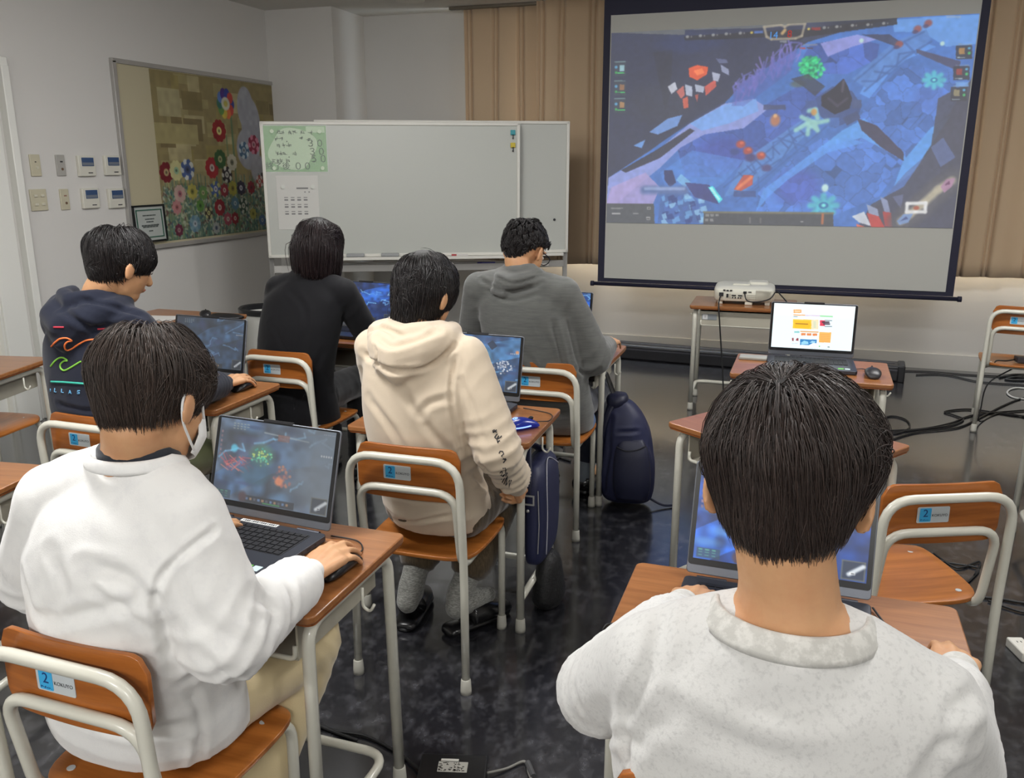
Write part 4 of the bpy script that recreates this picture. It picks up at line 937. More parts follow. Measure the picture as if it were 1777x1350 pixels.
cord('thin cord at the left corner of the grey sweatshirt sitter\'s desk', [(-.19,1.50,.674),(-.25,1.49,.674),(-.275,1.45,.674),(-.30,1.43,.67),(-.305,1.42,.60)], .0022)
# paper and black pouch on the left-wall desk
b = MB(); b.box((0,0,.002), (.21,.15,.004)); o = b.build('paper_stack', mat('paper_white_2', (206,204,200), .7)); o.location = (-3.40, 3.90, .6705); o.rotation_euler = (0,0,.2); tag(o, 'white paper lying on the desk by the left wall', 'paper')
t = thing('cable_pouch', 'flat black pouch beside the black mouse on the desk by the left wall', 'pouch', tuple(atz(394,553,.671)), .1)
b = MB(); b.loft([((-.10,0,.012),(0,.02,0),(0,0,.008)), ((-.07,0,.015),(0,.045,0),(0,0,.013)), ((.03,0,.014),(0,.05,0),(0,0,.012)), ((.09,0,.010),(0,.03,0),(0,0,.008))], 16, 3); b.build('body', blk, t, smooth=True)

# projector
pj = mat('projector_white', (206, 204, 190), .45); port = mat('port_black', (26, 26, 30), .4); slot = mat('vent_grey', (176, 172, 158), .5)
t = thing('projector', 'white projector with black ports and cables on its own desk', 'projector', (-.340, 5.60, .6705), .04)
b = MB()
b.loft([((0,0,.020),(.168,0,0),(0,.150,0)), ((0,0,.030),(.180,0,0),(0,.162,0)), ((0,0,.085),(.182,0,0),(0,.164,0)), ((0,.006,.100),(.172,0,0),(0,.150,0)), ((0,.008,.108),(.15,0,0),(0,.13,0))], 48, 3, 7)
b.build('body', pj, t, smooth='auto')
b = MB(); b.box((-.02, -.02, .110), (.105, .07, .012)); b.build('lens_shift_cover', pj, t, bevel=.005)
b = MB(); b.loft([((.08,.06,.104),(.07,0,0),(0,.07,0)), ((.08,.06,.122),(.055,0,0),(0,.055,0))], 24, 3, 4); b.build('lens_hood', pj, t, smooth='auto')
b = MB(); b.cyl((.08,.155,.06), (.08,.175,.06), .038, n=24); b.build('lens', port, t, smooth='auto')
def on_back(x, z, w, h, nm, m_): b_ = MB(); b_.box((x, -.1655, z), (w, .006, h)); return b_.build(nm, m_, t)
on_back(-.135, .062, .026, .022, 'power_inlet', port); on_back(-.098, .055, .012, .022, 'round_socket', port)
for x, z in ((-.118,.088), (-.098,.086), (-.078,.087)): on_back(x, z, .014, .008, 'port', port)
for x in (-.060, -.022): on_back(x, .058, .026, .007, 'video_port', port)
for x in (-.066, -.05, -.032, -.018): on_back(x, .044, .008, .008, 'jack', port)
on_back(.005, .078, .020, .014, 'video_port', port); on_back(.034, .082, .018, .005, 'port', port)
for zi in (.045, .055, .065): on_back(-.082, zi, .008, .006, 'jack', slot)
b = MB()
for k in range(6):
    for j in range(3): b.box((.024+k*.009, -.1655, .040+j*.011), (.006, .003, .005))
b.build('vent_grille', slot, t)
b = MB()
for k in range(26): b.box((.07+k*.0036, -.165, .062), (.0016, .002, .062))
b.build('ribbed_vent', slot, t)
for x, y in ((-.14,-.13), (.14,-.13), (-.14,.13), (.14,.13), (.03,-.14)):
    b = MB(); b.box((x, y, .010), (.045 if x == .03 else .03, .03, .020)); b.build('foot', pj, t, bevel=.003)
cord('black power cable hanging from the left of the projector', [(-.47,5.43,.735),(-.475,5.405,.70),(-.47,5.33,.67),(-.45,5.325,.50),(-.42,5.32,.25),(-.40,5.32,.004)], .0045)
cord('black video cable looping from the projector over to the white page laptop', [(-.33,5.43,.745),(-.31,5.40,.705),(-.25,5.40,.70),(-.18,5.41,.72),(-.145,5.43,.765),(-.12,5.40,.75),(-.06,5.30,.70),(.02,5.1,.62),(.02,4.7,.45),(.03,4.3,.55),(.03,4.02,.66),(.03,3.96,.68)], .004)
b = MB(); b.box((0,0,.006), (.12,.07,.012)); o = b.build('power_strip', mat('strip_grey', (150,150,144), .5), None, bevel=.003); o.location = (-.18, 3.90, .6705); tag(o, 'thin flat pale adapter box left of the white page laptop', 'adapter')
# long black case along the foot of the front wall
t = thing('screen_case', 'long black carrying case lying along the foot of the front wall', 'case', (-.62, 6.72, 0), -.06)
b = MB(); b.prism(rrect(-1.36, -.09, 1.36, .09, .02), .0, .115); b.build('body', mat('case_black', (26, 26, 30), .4), t, bevel=.012)
b = MB(); b.box((0, -.088, .085), (2.66, .006, .012)); b.box((0, 0, .1165), (2.6, .02, .004)); b.build('seam_strip', mat('seam_grey', (60, 60, 66), .4), t)
for x in (-1.345, 1.345):
    b = MB(); b.box((x, 0, .058), (.05, .20, .125)); b.build('end_cap', mat('case_end', (20, 20, 23), .5), t, bevel=.01)
# trash bin
t = thing('waste_bin', 'white round waste bin with black rim behind the black blazer sitter', 'bin', (-3.285, 4.80, 0))
b = MB(); R = []
for r_, z in ((.165, 0), (.17, .004), (.198, .575), (.205, .575), (.205, .585), (.192, .585), (.160, .02)): R.append([(r_*math.cos(a), r_*math.sin(a)*.8, z) for a in np.linspace(0, 2*np.pi, 36, endpoint=False)])
b.rings(R); b.build('bucket', mat('bin_white', (206, 206, 200), .4), t, smooth='auto')
b = MB(); R = []
for r_, z in ((.210, .568), (.213, .598), (.203, .606), (.188, .600), (.188, .568)): R.append([(r_*math.cos(a), r_*math.sin(a)*.8, z) for a in np.linspace(0, 2*np.pi, 36, endpoint=False)])
b.rings(R, cap=False, closed=True); b.build('rim', blk, t, smooth='auto')
b = MB(); b.box((0,0,.5), (.25,.18,.004)); b.build('liner', blk, t)
# adapters and cables on the floor
t = thing('power_adapter', 'big black power adapter with a pale printed label on the floor', 'adapter', (-.742, 1.735, 0), .27)
b = MB(); b.prism(rrect(-.085, -.065, .085, .045, .006), 0, .032); b.build('body', mat('adapter_black', (20, 20, 22), .35), t, bevel=.003)
b = MB(); b.box((0, -.005, .0325), (.075, .038, .001)); lb = b.build('rating_label', mat('rating_label', (170, 168, 160), .5), t)
b = MB(); b.box((-.01, .021, .0325), (.045, .008, .001)); b.build('label_tab', mat('label_tab', (200, 198, 190), .5), t)
b = MB(); rr = random.Random(9)
for k in range(46): b.box((rr.uniform(-.034,.034), rr.uniform(-.021,.011), .0332), (rr.uniform(.002,.008), rr.uniform(.0012,.004), .0004))
b.build('printed_marks', mat('label_marks', (60,58,54), .6), lb)
cord('black cable running left from the big adapter under the front left desk', [(-.82,1.715,.012),(-.90,1.76,.006),(-1.02,1.80,.006),(-1.15,1.80,.006),(-1.35,1.9,.006)], .0042)
cord('thin grey cable leaving the big adapter to the right', [(-.66,1.76,.012),(-.62,1.80,.006),(-.585,1.84,.006),(-.56,1.80,.006),(-.53,1.75,.006),(-.50,1.66,.006)], .0035, mat('cable_grey', (120,118,112), .5))
b = MB(); b.tube([(-.575,1.835,.009),(-.545,1.79,.009)], .008, 10); tag(b.build('cable_ferrite', mat('ferrite', (70,70,72), .4), None, smooth='auto'), 'small dark sleeve on the thin grey cable', 'cable sleeve')
def floor_px(pts, z=.006): return [tuple(atz(x, y, z)) for x, y in pts]
cord('black cable bundle looping over the floor behind the white page desk, left loop', floor_px([(1520,735),(1545,722),(1572,728),(1578,742),(1555,752),(1535,748),(1600,744),(1650,734),(1690,720),(1777,712),(1850,708)]), .005)
cord('black cable with a wide loop beside the far chair', floor_px([(1530,752),(1600,745),(1650,738),(1672,728),(1655,720),(1640,714),(1680,710),(1730,716),(1777,722),(1850,722)]), .005)
cord('black cable running straight toward the right edge of the floor', floor_px([(1540,765),(1590,750),(1660,742),(1700,725),(1740,704),(1777,690),(1850,672)]), .005)
cord('black cable hanging from the far chair seat to the floor', [tuple(aty(1757,640,5.62)), (1.09,5.60,.25), (1.07,5.60,.1), (1.08,5.62,.01), tuple(atz(1740,716,.006)), tuple(atz(1800,730,.006))], .004)
cord('thin black cable along the foot of the right front wall', floor_px([(1562,643),(1620,645),(1680,650),(1777,655),(1870,662)]), .005)
cord('second black cable trailing below the wall on the right', floor_px([(1590,650),(1640,650),(1700,662),(1777,668),(1870,676)]), .005)
cord('coiled black cable end near the wall at far right', floor_px([(1735,655),(1760,650),(1800,652),(1780,660),(1745,658),(1777,652)]), .008)
cord('white cable loop on the floor at far right', floor_px([(1800,678),(1765,673),(1748,680),(1760,690),(1800,694)]), .006, wcable_m)
cord('black cable under the empty chair, upper strand', floor_px([(1595,958),(1640,975),(1695,985),(1690,1000),(1660,1025)]), .004)
cord('black cable under the empty chair, lower strand', floor_px([(1620,960),(1660,985),(1700,975),(1690,1000)]), .004)
cord('black cable crossing the floor right of the empty chair', floor_px([(1690,1035),(1740,1040),(1777,1046),(1850,1054)]), .005)
cord('short branching black cable right of the empty chair', floor_px([(1715,1042),(1750,1055),(1777,1062),(1850,1072)]), .004)
cord('black cable on the floor under the grey pullover sitter\'s desk', floor_px([(960,800),(975,790),(978,775),(960,770),(965,790),(990,800)]), .006)
cord('dark cable on the floor under the front left chair', floor_px([(470,1275),(500,1262),(520,1240),(560,1262),(620,1285)]), .005)
t = thing('extension_outlet', 'white plug block on the floor at the right edge', 'outlet', tuple(atz(1772, 1135, 0)), .3)
b = MB(); b.box((0,0,.016), (.05,.10,.032)); b.build('body', mat('outlet_white', (210,208,200), .5), t, bevel=.004)
b = MB()
for k in (-.025, .02):
    b.box((-.006,k,.0325), (.002,.008,.001)); b.box((.006,k,.0325), (.002,.008,.001))
b.build('socket_slot', blk, t)
t = thing('laptop_charger', 'black charger brick resting on the far right chair seat', 'charger', (1.27, 5.55, .403), .1)
b = MB(); b.prism(rrect(-.07,-.035,.07,.035,.006), 0, .032); b.build('body', mat('charger_black', (52,50,54), .4), t, bevel=.004)
cord('black lead from the charger across the far right chair seat', [(1.20,5.55,.415),(1.15,5.52,.41),(1.10,5.50,.412),(1.085,5.49,.40)], .004)

# ================================================================== PEOPLE
def remeshed(name, mb, voxel, smooth, m, parent, label=None, post=None, fac=.5):
    me = bpy.data.meshes.new(name); me.from_pydata(np.concatenate(mb.v).tolist(), [], mb.f)
    o = bpy.data.objects.new(name, me); COL.objects.link(o)
    r = o.modifiers.new('r', 'REMESH'); r.mode = 'VOXEL'; r.voxel_size = voxel; r.adaptivity = 0
    if smooth: s = o.modifiers.new('s', 'SMOOTH'); s.factor = fac; s.iterations = smooth
    dg = bpy.context.evaluated_depsgraph_get(); me2 = bpy.data.meshes.new_from_object(o.evaluated_get(dg))
    bpy.data.objects.remove(o); bpy.data.meshes.remove(me); me2.name = name
    if post: post(me2)
    return link(name, me2, m, parent, smooth=True, label=label)
def verts(me):
    a = np.empty(len(me.vertices)*3); me.vertices.foreach_get('co', a); n = np.empty(len(me.vertices)*3); me.vertex_normals.foreach_get('vector', n)
    return a.reshape(-1, 3), n.reshape(-1, 3)
def setv(me, v): me.vertices.foreach_set('co', v.reshape(-1)); me.update()
def seg_dist(V, P):
    """distance of points V to the polyline P"""
    d = np.full(len(V), 9.)
    for a, b in zip(P[:-1], P[1:]):
        ab = b-a; t = np.clip(((V-a) @ ab) / (ab @ ab + 1e-12), 0, 1); d = np.minimum(d, np.linalg.norm(V-a-t[:, None]*ab, axis=1))
    return d
class Cloth:
    """folds pressed into a garment mesh: soft noise, bunching zones round joints, and single creases along lines"""
    def __init__(s, seed=1, amp=.004, scale=9): s.seed, s.amp, s.scale = seed, amp, scale; s.zones = []; s.creases = []
    def zone(s, c, rad, axis, wl, amp): s.zones.append((np.array(c, float), rad, np.array(axis, float)/np.linalg.norm(axis), wl, amp)); return s
    def crease(s, pts, w, depth): s.creases.append((np.array(pts, float), w, depth)); return s
    def px(s, pts, w, depth): s.creases.append(('px', pts, w, depth)); return s
    def __call__(s, me):
        V, N = verts(me); D = np.zeros(len(V))
        q = V*s.scale + s.seed*3.7; n1 = vnoise(q + .6*np.stack([vnoise(q*.5+5), vnoise(q*.5+9), vnoise(q*.5+13)], 1))
        D += s.amp * (n1*.8 + (1-2*np.abs(vnoise(q*1.7+31)))*.45)
        for c, rad, ax, wl, am in s.zones:
            w = np.exp(-np.sum((V-c)**2, 1)/rad**2); k = w > .02
            if not k.any(): continue
            ph = ((V[k]-c) @ ax)/wl*2*np.pi + 1.9*vnoise(V[k]*7+c*11) + .9*vnoise(V[k]*17+3)
            D[k] += am*w[k]*(1-np.abs(np.sin(ph*.5))*2.0) * (.55+.45*vnoise(V[k]*13+8))
        if any(c[0] is not None and isinstance(c[0], str) for c in s.creases):
            bv = bvh_of(me)
        for cr in s.creases:
            if isinstance(cr[0], str):
                P = [hit(bv, *p) for p in spline2(cr[1])]; P = [p for p in P if p is not None]; w, dep = cr[2], cr[3]
                if len(P) < 2: continue
                P = np.array(P)
            else: P, w, dep = cr
            k = np.all((V > P.min(0)-4*w) & (V < P.max(0)+4*w), axis=1)
            if not k.any(): continue
            d = seg_dist(V[k], P); tfade = np.clip(np.minimum(np.linalg.norm(V[k]-P[0], axis=1), np.linalg.norm(V[k]-P[-1], axis=1))/(2.5*w), .25, 1)
            D[k] += dep*tfade*(-np.exp(-(d/w)**2) + .40*np.exp(-((d-1.9*w)/(1.0*w))**2))
        setv(me, V + N*D[:, None])
def spline2(pts, n=5):
    if len(pts) < 3: return [tuple(np.array(pts[0])*(1-t)+np.array(pts[-1])*t) for t in np.linspace(0, 1, 8)]
    return [tuple(p[:2]) for p in spline([(x, y, 0) for x, y in pts], n)]
def bvh_of(me):
    return BVHTree.FromPolygons([v.co[:] for v in me.vertices], [p.vertices[:] for p in me.polygons])
def hit(bv, px, py):
    d = ray(px, py); d = d/np.linalg.norm(d); h = bv.ray_cast(Vector(CAM), Vector(d)); return None if h[0] is None else np.array(h[0])
def nrm_at(bv, p): h = bv.find_nearest(Vector(p)); return np.array(h[1])
def ribbon_on(bv, px_pts, r, b):
    """thin raised print line following the garment"""
    P = [hit(bv, *p) for p in spline2(px_pts, 6)]; P = [p for p in P if p is not None]
    if len(P) > 1: b.tube([p + nrm_at(bv, p)*.0006 for p in P], r, 6)
    return b

SKIN = mat('skin', (202, 155, 114), .5, noise=(14, (190, 138, 100), .35, .75, (1,1,1)), bump=(160, .12, .001)); SKIN.node_tree.nodes['Principled BSDF'].inputs['Subsurface Weight'].default_value = .08
SKIN.node_tree.nodes['Principled BSDF'].inputs['Subsurface Radius'].default_value = (.02, .008, .004)
eye_w = mat('eye_white', (220, 216, 210), .25); eye_d = mat('iris_dark', (28, 18, 14), .2); lip_m = mat('lip', (168, 96, 84), .5)

def rotm(yaw, pitch, roll=0):
    """head frame: +y forward, yaw to the right positive, pitch down positive"""
    cz, sz = math.cos(-yaw), math.sin(-yaw); cx, sx = math.cos(-pitch), math.sin(-pitch); cy, sy = math.cos(roll), math.sin(roll)
    Rz = np.array([[cz,-sz,0],[sz,cz,0],[0,0,1]]); Rx = np.array([[1,0,0],[0,cx,-sx],[0,sx,cx]]); Ry = np.array([[cy,0,sy],[0,1,0],[-sy,0,cy]])
    return Rz @ Rx @ Ry
def add_head(b, c, R, s=1.0):
    def E(p, r): b.ell(c + R @ (np.array(p)*s), np.array(r)*s, R, 24, 14)
    E((0,-.012,.030), (.074,.094,.086)); E((0,-.012,.0), (.067,.086,.078)); E((0,.030,-.020), (.064,.062,.080)); E((0,.040,-.078), (.042,.042,.036)); E((0,.020,-.055), (.056,.056,.050))
    b.cap(c+R@(np.array((0,.086,.012))*s), c+R@(np.array((0,.104,-.028))*s), .008*s, .013*s, 10)
    E((0,.086,-.056), (.020,.010,.010)); E((0,.060,-.088), (.020,.022,.018)); E((0,.082,.030), (.050,.014,.012))
    for k in (-1, 1):
        Q = R @ rotm(k*-.35*-1, 0)
        b.ell(c+R@(np.array((k*.083,-.004,-.010))*s), np.array((.007,.020,.032))*s, R @ rotm(k*.0, 0) @ np.array([[math.cos(k*.35),-math.sin(k*.35),0],[math.sin(k*.35),math.cos(k*.35),0],[0,0,1]]) , 14, 10)
        b.ell(c+R@(np.array((k*.077,.0,-.030))*s), np.array((.006,.010,.012))*s, R, 10, 8)
def head_detail(t, c, R, s=1.0, wink=None):
    for k in (-1, 1):
        b = MB(); b.ell(c+R@(np.array((k*.030,.0815,.006))*s), np.array((.012,.010,.0075))*s, R, 14, 10); e = b.build('eye', eye_w, t, smooth=True)
        b = MB(); b.ell(c+R@(np.array((k*.030,.0905,.005))*s), np.array((.0055,.002,.0055))*s, R, 12, 8); b.build('iris', eye_d, e, smooth=True)
        b = MB(); b.tube([c+R@(np.array(p)*s) for p in ((k*.013,.096,.028),(k*.030,.096,.034),(k*.047,.084,.029))], [.002,.003,.0015], 6); b.build('eyebrow', HAIR['dark'], t, smooth=True)
    b = MB(); b.tube([c+R@(np.array(p)*s) for p in ((-.020,.086,-.056),(0,.0965,-.054),(.020,.086,-.056))], [.002,.004,.002], 8); b.build('mouth', lip_m, t, smooth=True)
def frame(f, n):
    f = np.array(f, float); f /= np.linalg.norm(f); n = np.array(n, float); n -= f*(n@f); n /= np.linalg.norm(n); s = np.cross(f, n); return f, n, s
def add_hand(b, w, f, n, side, curl=(.35,.35,.4,.45), curl2=None, spread=.06, thumb=.5, s=1.0, thumb_curl=.3):
    """w wrist, f direction wrist->knuckles, n back-of-hand normal; side +1 when the thumb lies toward f x n"""
    f, n, x = frame(f, n); x = x*side; w = np.array(w, float)
    names = [(.030, .088, (.046,.026,.021), .0086), (.010, .092, (.050,.030,.022), .0088), (-.010, .088, (.046,.028,.021), .0084), (-.028, .080, (.036,.021,.019), .0076)]
    for i, (ox, L, ph, r) in enumerate(names):
        base = w + x*ox*.55*s; k = w + (f*L + x*ox - n*.004*abs(i-1))*s
        b.cap(base, k, .0135*s, .0110*s, 12)
        d = f*1.0 + x*spread*(1.5-i)*.8; d /= np.linalg.norm(d); up = n.copy(); p = k
        c0 = curl[i]
        for j, l in enumerate(ph):
            a = c0*(1.0, 1.15, .7)[j] if curl2 is None else curl2[j]*(.8+.2*i)
            d, up = d*math.cos(a) - up*math.sin(a), up*math.cos(a) + d*math.sin(a)
            q = p + d*l*s; b.cap(p, q, r*s*(1.02-.07*j), r*s*(.95-.08*j), 10); p = q
    b.cap(w + x*.012*s - n*.002, w + (f*.045 + x*.030)*s - n*.006*s, .015*s, .014*s, 12)
    p = w + (f*.028 + x*.024)*s - n*.008*s; d = f*math.cos(thumb) + x*math.sin(thumb) - n*.25; d /= np.linalg.norm(d)
    for l, r in ((.038, .0115), (.030, .0098), (.024, .0088)):
        q = p + d*l*s; b.cap(p, q, r*s, r*s*.92, 10); p = q; d = d - x*thumb_curl*.6 + f*thumb_curl*.3; d /= np.linalg.norm(d)

def hair_mat(name, col, rough=.34):
    m = bpy.data.materials.new(name); m.use_nodes = True; nt = m.node_tree; b = nt.nodes['Principled BSDF']
    a = nt.nodes.new('ShaderNodeVertexColor'); a.layer_name = 'shade'; mx = nt.nodes.new('ShaderNodeMix'); mx.data_type = 'RGBA'
    c = srgb(*col); mx.inputs[6].default_value = (c[0]*.55, c[1]*.55, c[2]*.55, 1); mx.inputs[7].default_value = (c[0]*2.0, c[1]*1.9, c[2]*1.8, 1)
    nt.links.new(a.outputs[0], mx.inputs[0]); nt.links.new(mx.outputs[2], b.inputs['Base Color']); b.inputs['Roughness'].default_value = rough
    b.inputs['Specular IOR Level'].default_value = .42
    return m
HAIR = {'dark': mat('brow_hair', (20, 17, 16), .6), 'brown': hair_mat('hair_dark_brown', (50, 41, 38), .46), 'soft': hair_mat('hair_soft_brown', (60, 50, 45), .48), 'black': hair_mat('hair_black', (30, 27, 28), .36), 'wine': hair_mat('hair_brown_black', (34, 25, 27), .34)}
def add_hair(t, c, R, m, n=9000, whorl=(0,-.35,.94), Lmin=.06, Lmax=.13, nape=-.085, side=-.02, front=.045, end_b=-.095, end_s=-.055, end_f=.02, lift=.016, w=.00075, seed=1, clump=.5, swirl=.5, grav=.45, sc=1.0, spiky=0, fade=0, shell=.004, frizz=.004, hang=-.2, hold=.75, taper=(-.06, .035, .35)):
    """strands grown from the scalp away from the crown; heights (nape, side, front: hairline; end_*: cut) are in the head's frame"""
    r = np.random.default_rng(seed); c0 = np.array((0,-.012,.030)); A = np.array((.0755,.0955,.0880))
    def by_az(d, b_, s_, f_):
        """blend of back, side and front values by direction round the head"""
        y = d[:,1]/np.maximum(1e-6, np.hypot(d[:,0], d[:,1])); return np.where(y < 0, b_*(-y)**1.5 + s_*(1-(-y)**1.5), f_*y**1.2 + s_*(1-y**1.2))
    U = r.normal(size=(int(n*2.4), 3)); U /= np.linalg.norm(U, axis=1)[:, None]
    AL = np.array((.0755,.0955,.128)); Af = lambda zr: np.where((zr < 0)[:, None], AL, A)
    Z = c0[2] + (U*Af(U[:,2]))[:,2]; U = U[Z > by_az(U, nape, side, front)][:n]; N = len(U); zf0 = c0[2] + (U*Af(U[:,2]))[:,2]
    wv = np.array(whorl, float); wv /= np.linalg.norm(wv)
    tn = U - (U@wv)[:, None]*wv; away = tn/(np.linalg.norm(tn, axis=1)[:, None]+1e-6); away = away - U*np.sum(away*U, 1)[:, None]
    sw = np.cross(U, away); dist = np.arccos(np.clip(U@wv, -1, 1)); d = away + sw*swirl*np.exp(-dist*3.0)[:, None] + r.normal(size=U.shape)*(.10+.25*np.exp(-dist*7))[:, None]
    d /= np.linalg.norm(d, axis=1)[:, None]
    S = 10; L = r.uniform(Lmin, Lmax, N); zf = Z[:0]
    if fade: L = L*np.clip((zf0-nape)/fade, .12, 1)
    ds = L/(S-1); p = c0 + U*Af(U[:,2]); up = U.copy(); paths = [p.copy()]; zc = by_az(U, end_b, end_s, end_f) + r.normal(size=N)*.006 + .012*vnoise(U*6+seed)
    off = r.uniform(.25, 1, N)*lift*(1+.28*vnoise(U*3.1+seed*5))*np.where(r.random(N) > .985, 1.15, 1)
    if fade: off = off*np.clip((zf0-nape)/fade, .15, 1)
    g = np.array([0, 0, -1.])
    gl = R.T @ g                        # gravity in the head frame
    gl = gl*.75 + g*.25
    d = d + up*(.10+spiky*1.6); d /= np.linalg.norm(d, axis=1)[:, None]
    ph = r.random((K := max(8, N//28), 3)); 
    for k in range(1, S):
        ww = vnoise(p*60+seed)*.10
        d = d + gl*grav*(.10+.45*(k/S)) + gl*1.2*(p[:,2] < hang)[:, None] + r.normal(size=d.shape)*frizz*6; d /= np.linalg.norm(d, axis=1)[:, None]
        q = p + d*ds[:, None]
        o_ = off*min(1, k/3) * (1 if not spiky else 1+spiky*k/S*1.5); o_ = o_*(.72 if spiky else 1)*np.clip((q[:,2]-taper[0])/(taper[1]-taper[0]), taper[2], 1); AA = Af(q[:,2]-c0[2])+o_[:, None]; rr = (q-c0)/AA; rn = np.linalg.norm(rr, axis=1)
        sf = c0 + rr/rn[:, None]*AA; pull = np.where(rn < 1, 1.0, np.where(q[:,2] > hang, hold, .15*hold)); q = q + (sf-q)*pull[:, None]
        d2 = q-p; l2 = np.linalg.norm(d2, axis=1)[:, None]+1e-9; d = d*.45 + d2/l2*.55
        cut = q[:,2] < zc; q[cut] = p[cut] + (q[cut]-p[cut])*.02
        p = q; paths.append(p.copy())
    Pth = np.stack(paths, 1)           # N,S,3
    # clumping toward leader strands
    if clump:
        lead = r.integers(0, N, K); dd = ((U[:, None, :] - U[lead][None])**2).sum(-1) if N*K < 6e6 else None
        if dd is None:
            near = np.empty(N, int)
            for a in range(0, N, 2000): near[a:a+2000] = ((U[a:a+2000, None]-U[lead][None])**2).sum(-1).argmin(1)
        else: near = dd.argmin(1)
        lp = Pth[lead[near]]; tt = (np.linspace(0, 1, S)**1.3)[None, :, None]*clump; Pth = Pth*(1-tt) + lp*tt
    W = (c + (Pth.reshape(-1, 3)*sc) @ R.T).reshape(N, S, 3)
    T = np.gradient(W, axis=1); T /= np.linalg.norm(T, axis=2)[..., None]+1e-9
    side_ = np.cross(T, (U@R.T)[:, None, :]); side_ /= np.linalg.norm(side_, axis=2)[..., None]+1e-9; up_ = np.cross(side_, T)
    rad = w*np.array([.7,1,1,1,1,1,.95,.85,.6,.15])[:S][None, :, None]*r.uniform(.7, 1.3, N)[:, None, None]
    ring = [W + rad*(math.cos(a)*side_*1.5 + math.sin(a)*up_) for a in (0.52, 2.62, 4.71)]
    V = np.stack(ring, 2).reshape(-1, 3)      # N,S,3ring
    base = np.arange(N)[:, None, None]*(S*3) + np.arange(S-1)[None, :, None]*3
    k = np.arange(3)[None, None]; q0 = base+k; q1 = base+(k+1) % 3; F = np.stack([q0, q1, q1+3, q0+3], -1).reshape(-1)
    me = bpy.data.meshes.new('hair'); me.vertices.add(len(V)); me.vertices.foreach_set('co', V.reshape(-1)); nf = len(F)//4
    me.loops.add(len(F)); me.loops.foreach_set('vertex_index', F); me.polygons.add(nf); me.polygons.foreach_set('loop_start', np.arange(nf)*4); me.update(calc_edges=True)
    sh = np.clip(r.normal(.38, .2, N), 0, 1); colr = np.repeat(sh, S*3); at = me.color_attributes.new('shade', 'FLOAT_COLOR', 'POINT')
    at.data.foreach_set('color', np.stack([colr]*3+[np.ones_like(colr)], 1).reshape(-1).astype(np.float32))
    h = link('hair', me, m, t, smooth=True)
    # thick base layer under the strands
    b = MB(); nu, nv = 56, 34; V = []; keep = []
    for j in range(nv+1):
        for i in range(nu):
            th, phi = math.pi*j/nv, 2*math.pi*i/nu; V.append((math.sin(th)*math.cos(phi), math.sin(th)*math.sin(phi), math.cos(th)))
    V = np.array(V); AV = Af(V[:,2]); zz = c0[2]+(V*AV)[:,2]; lim = by_az(V, nape, side, front)+.006; k_ = np.clip((zz-lim)/(.14 if fade else .03), 0, 1)
    P_ = c0 + V*(AV - .003 + (shell+.003)*k_[:, None]); f = [(j*nu+i, (j+1)*nu+i, (j+1)*nu+(i+1) % nu, j*nu+(i+1) % nu) for j in range(nv) for i in range(nu) if zz[j*nu+i] > lim[j*nu+i]-.004]
    b.add(c + (P_*sc) @ R.T, f); o = b.build('hair_base', HAIR['dark'], h, smooth=True)
    return h

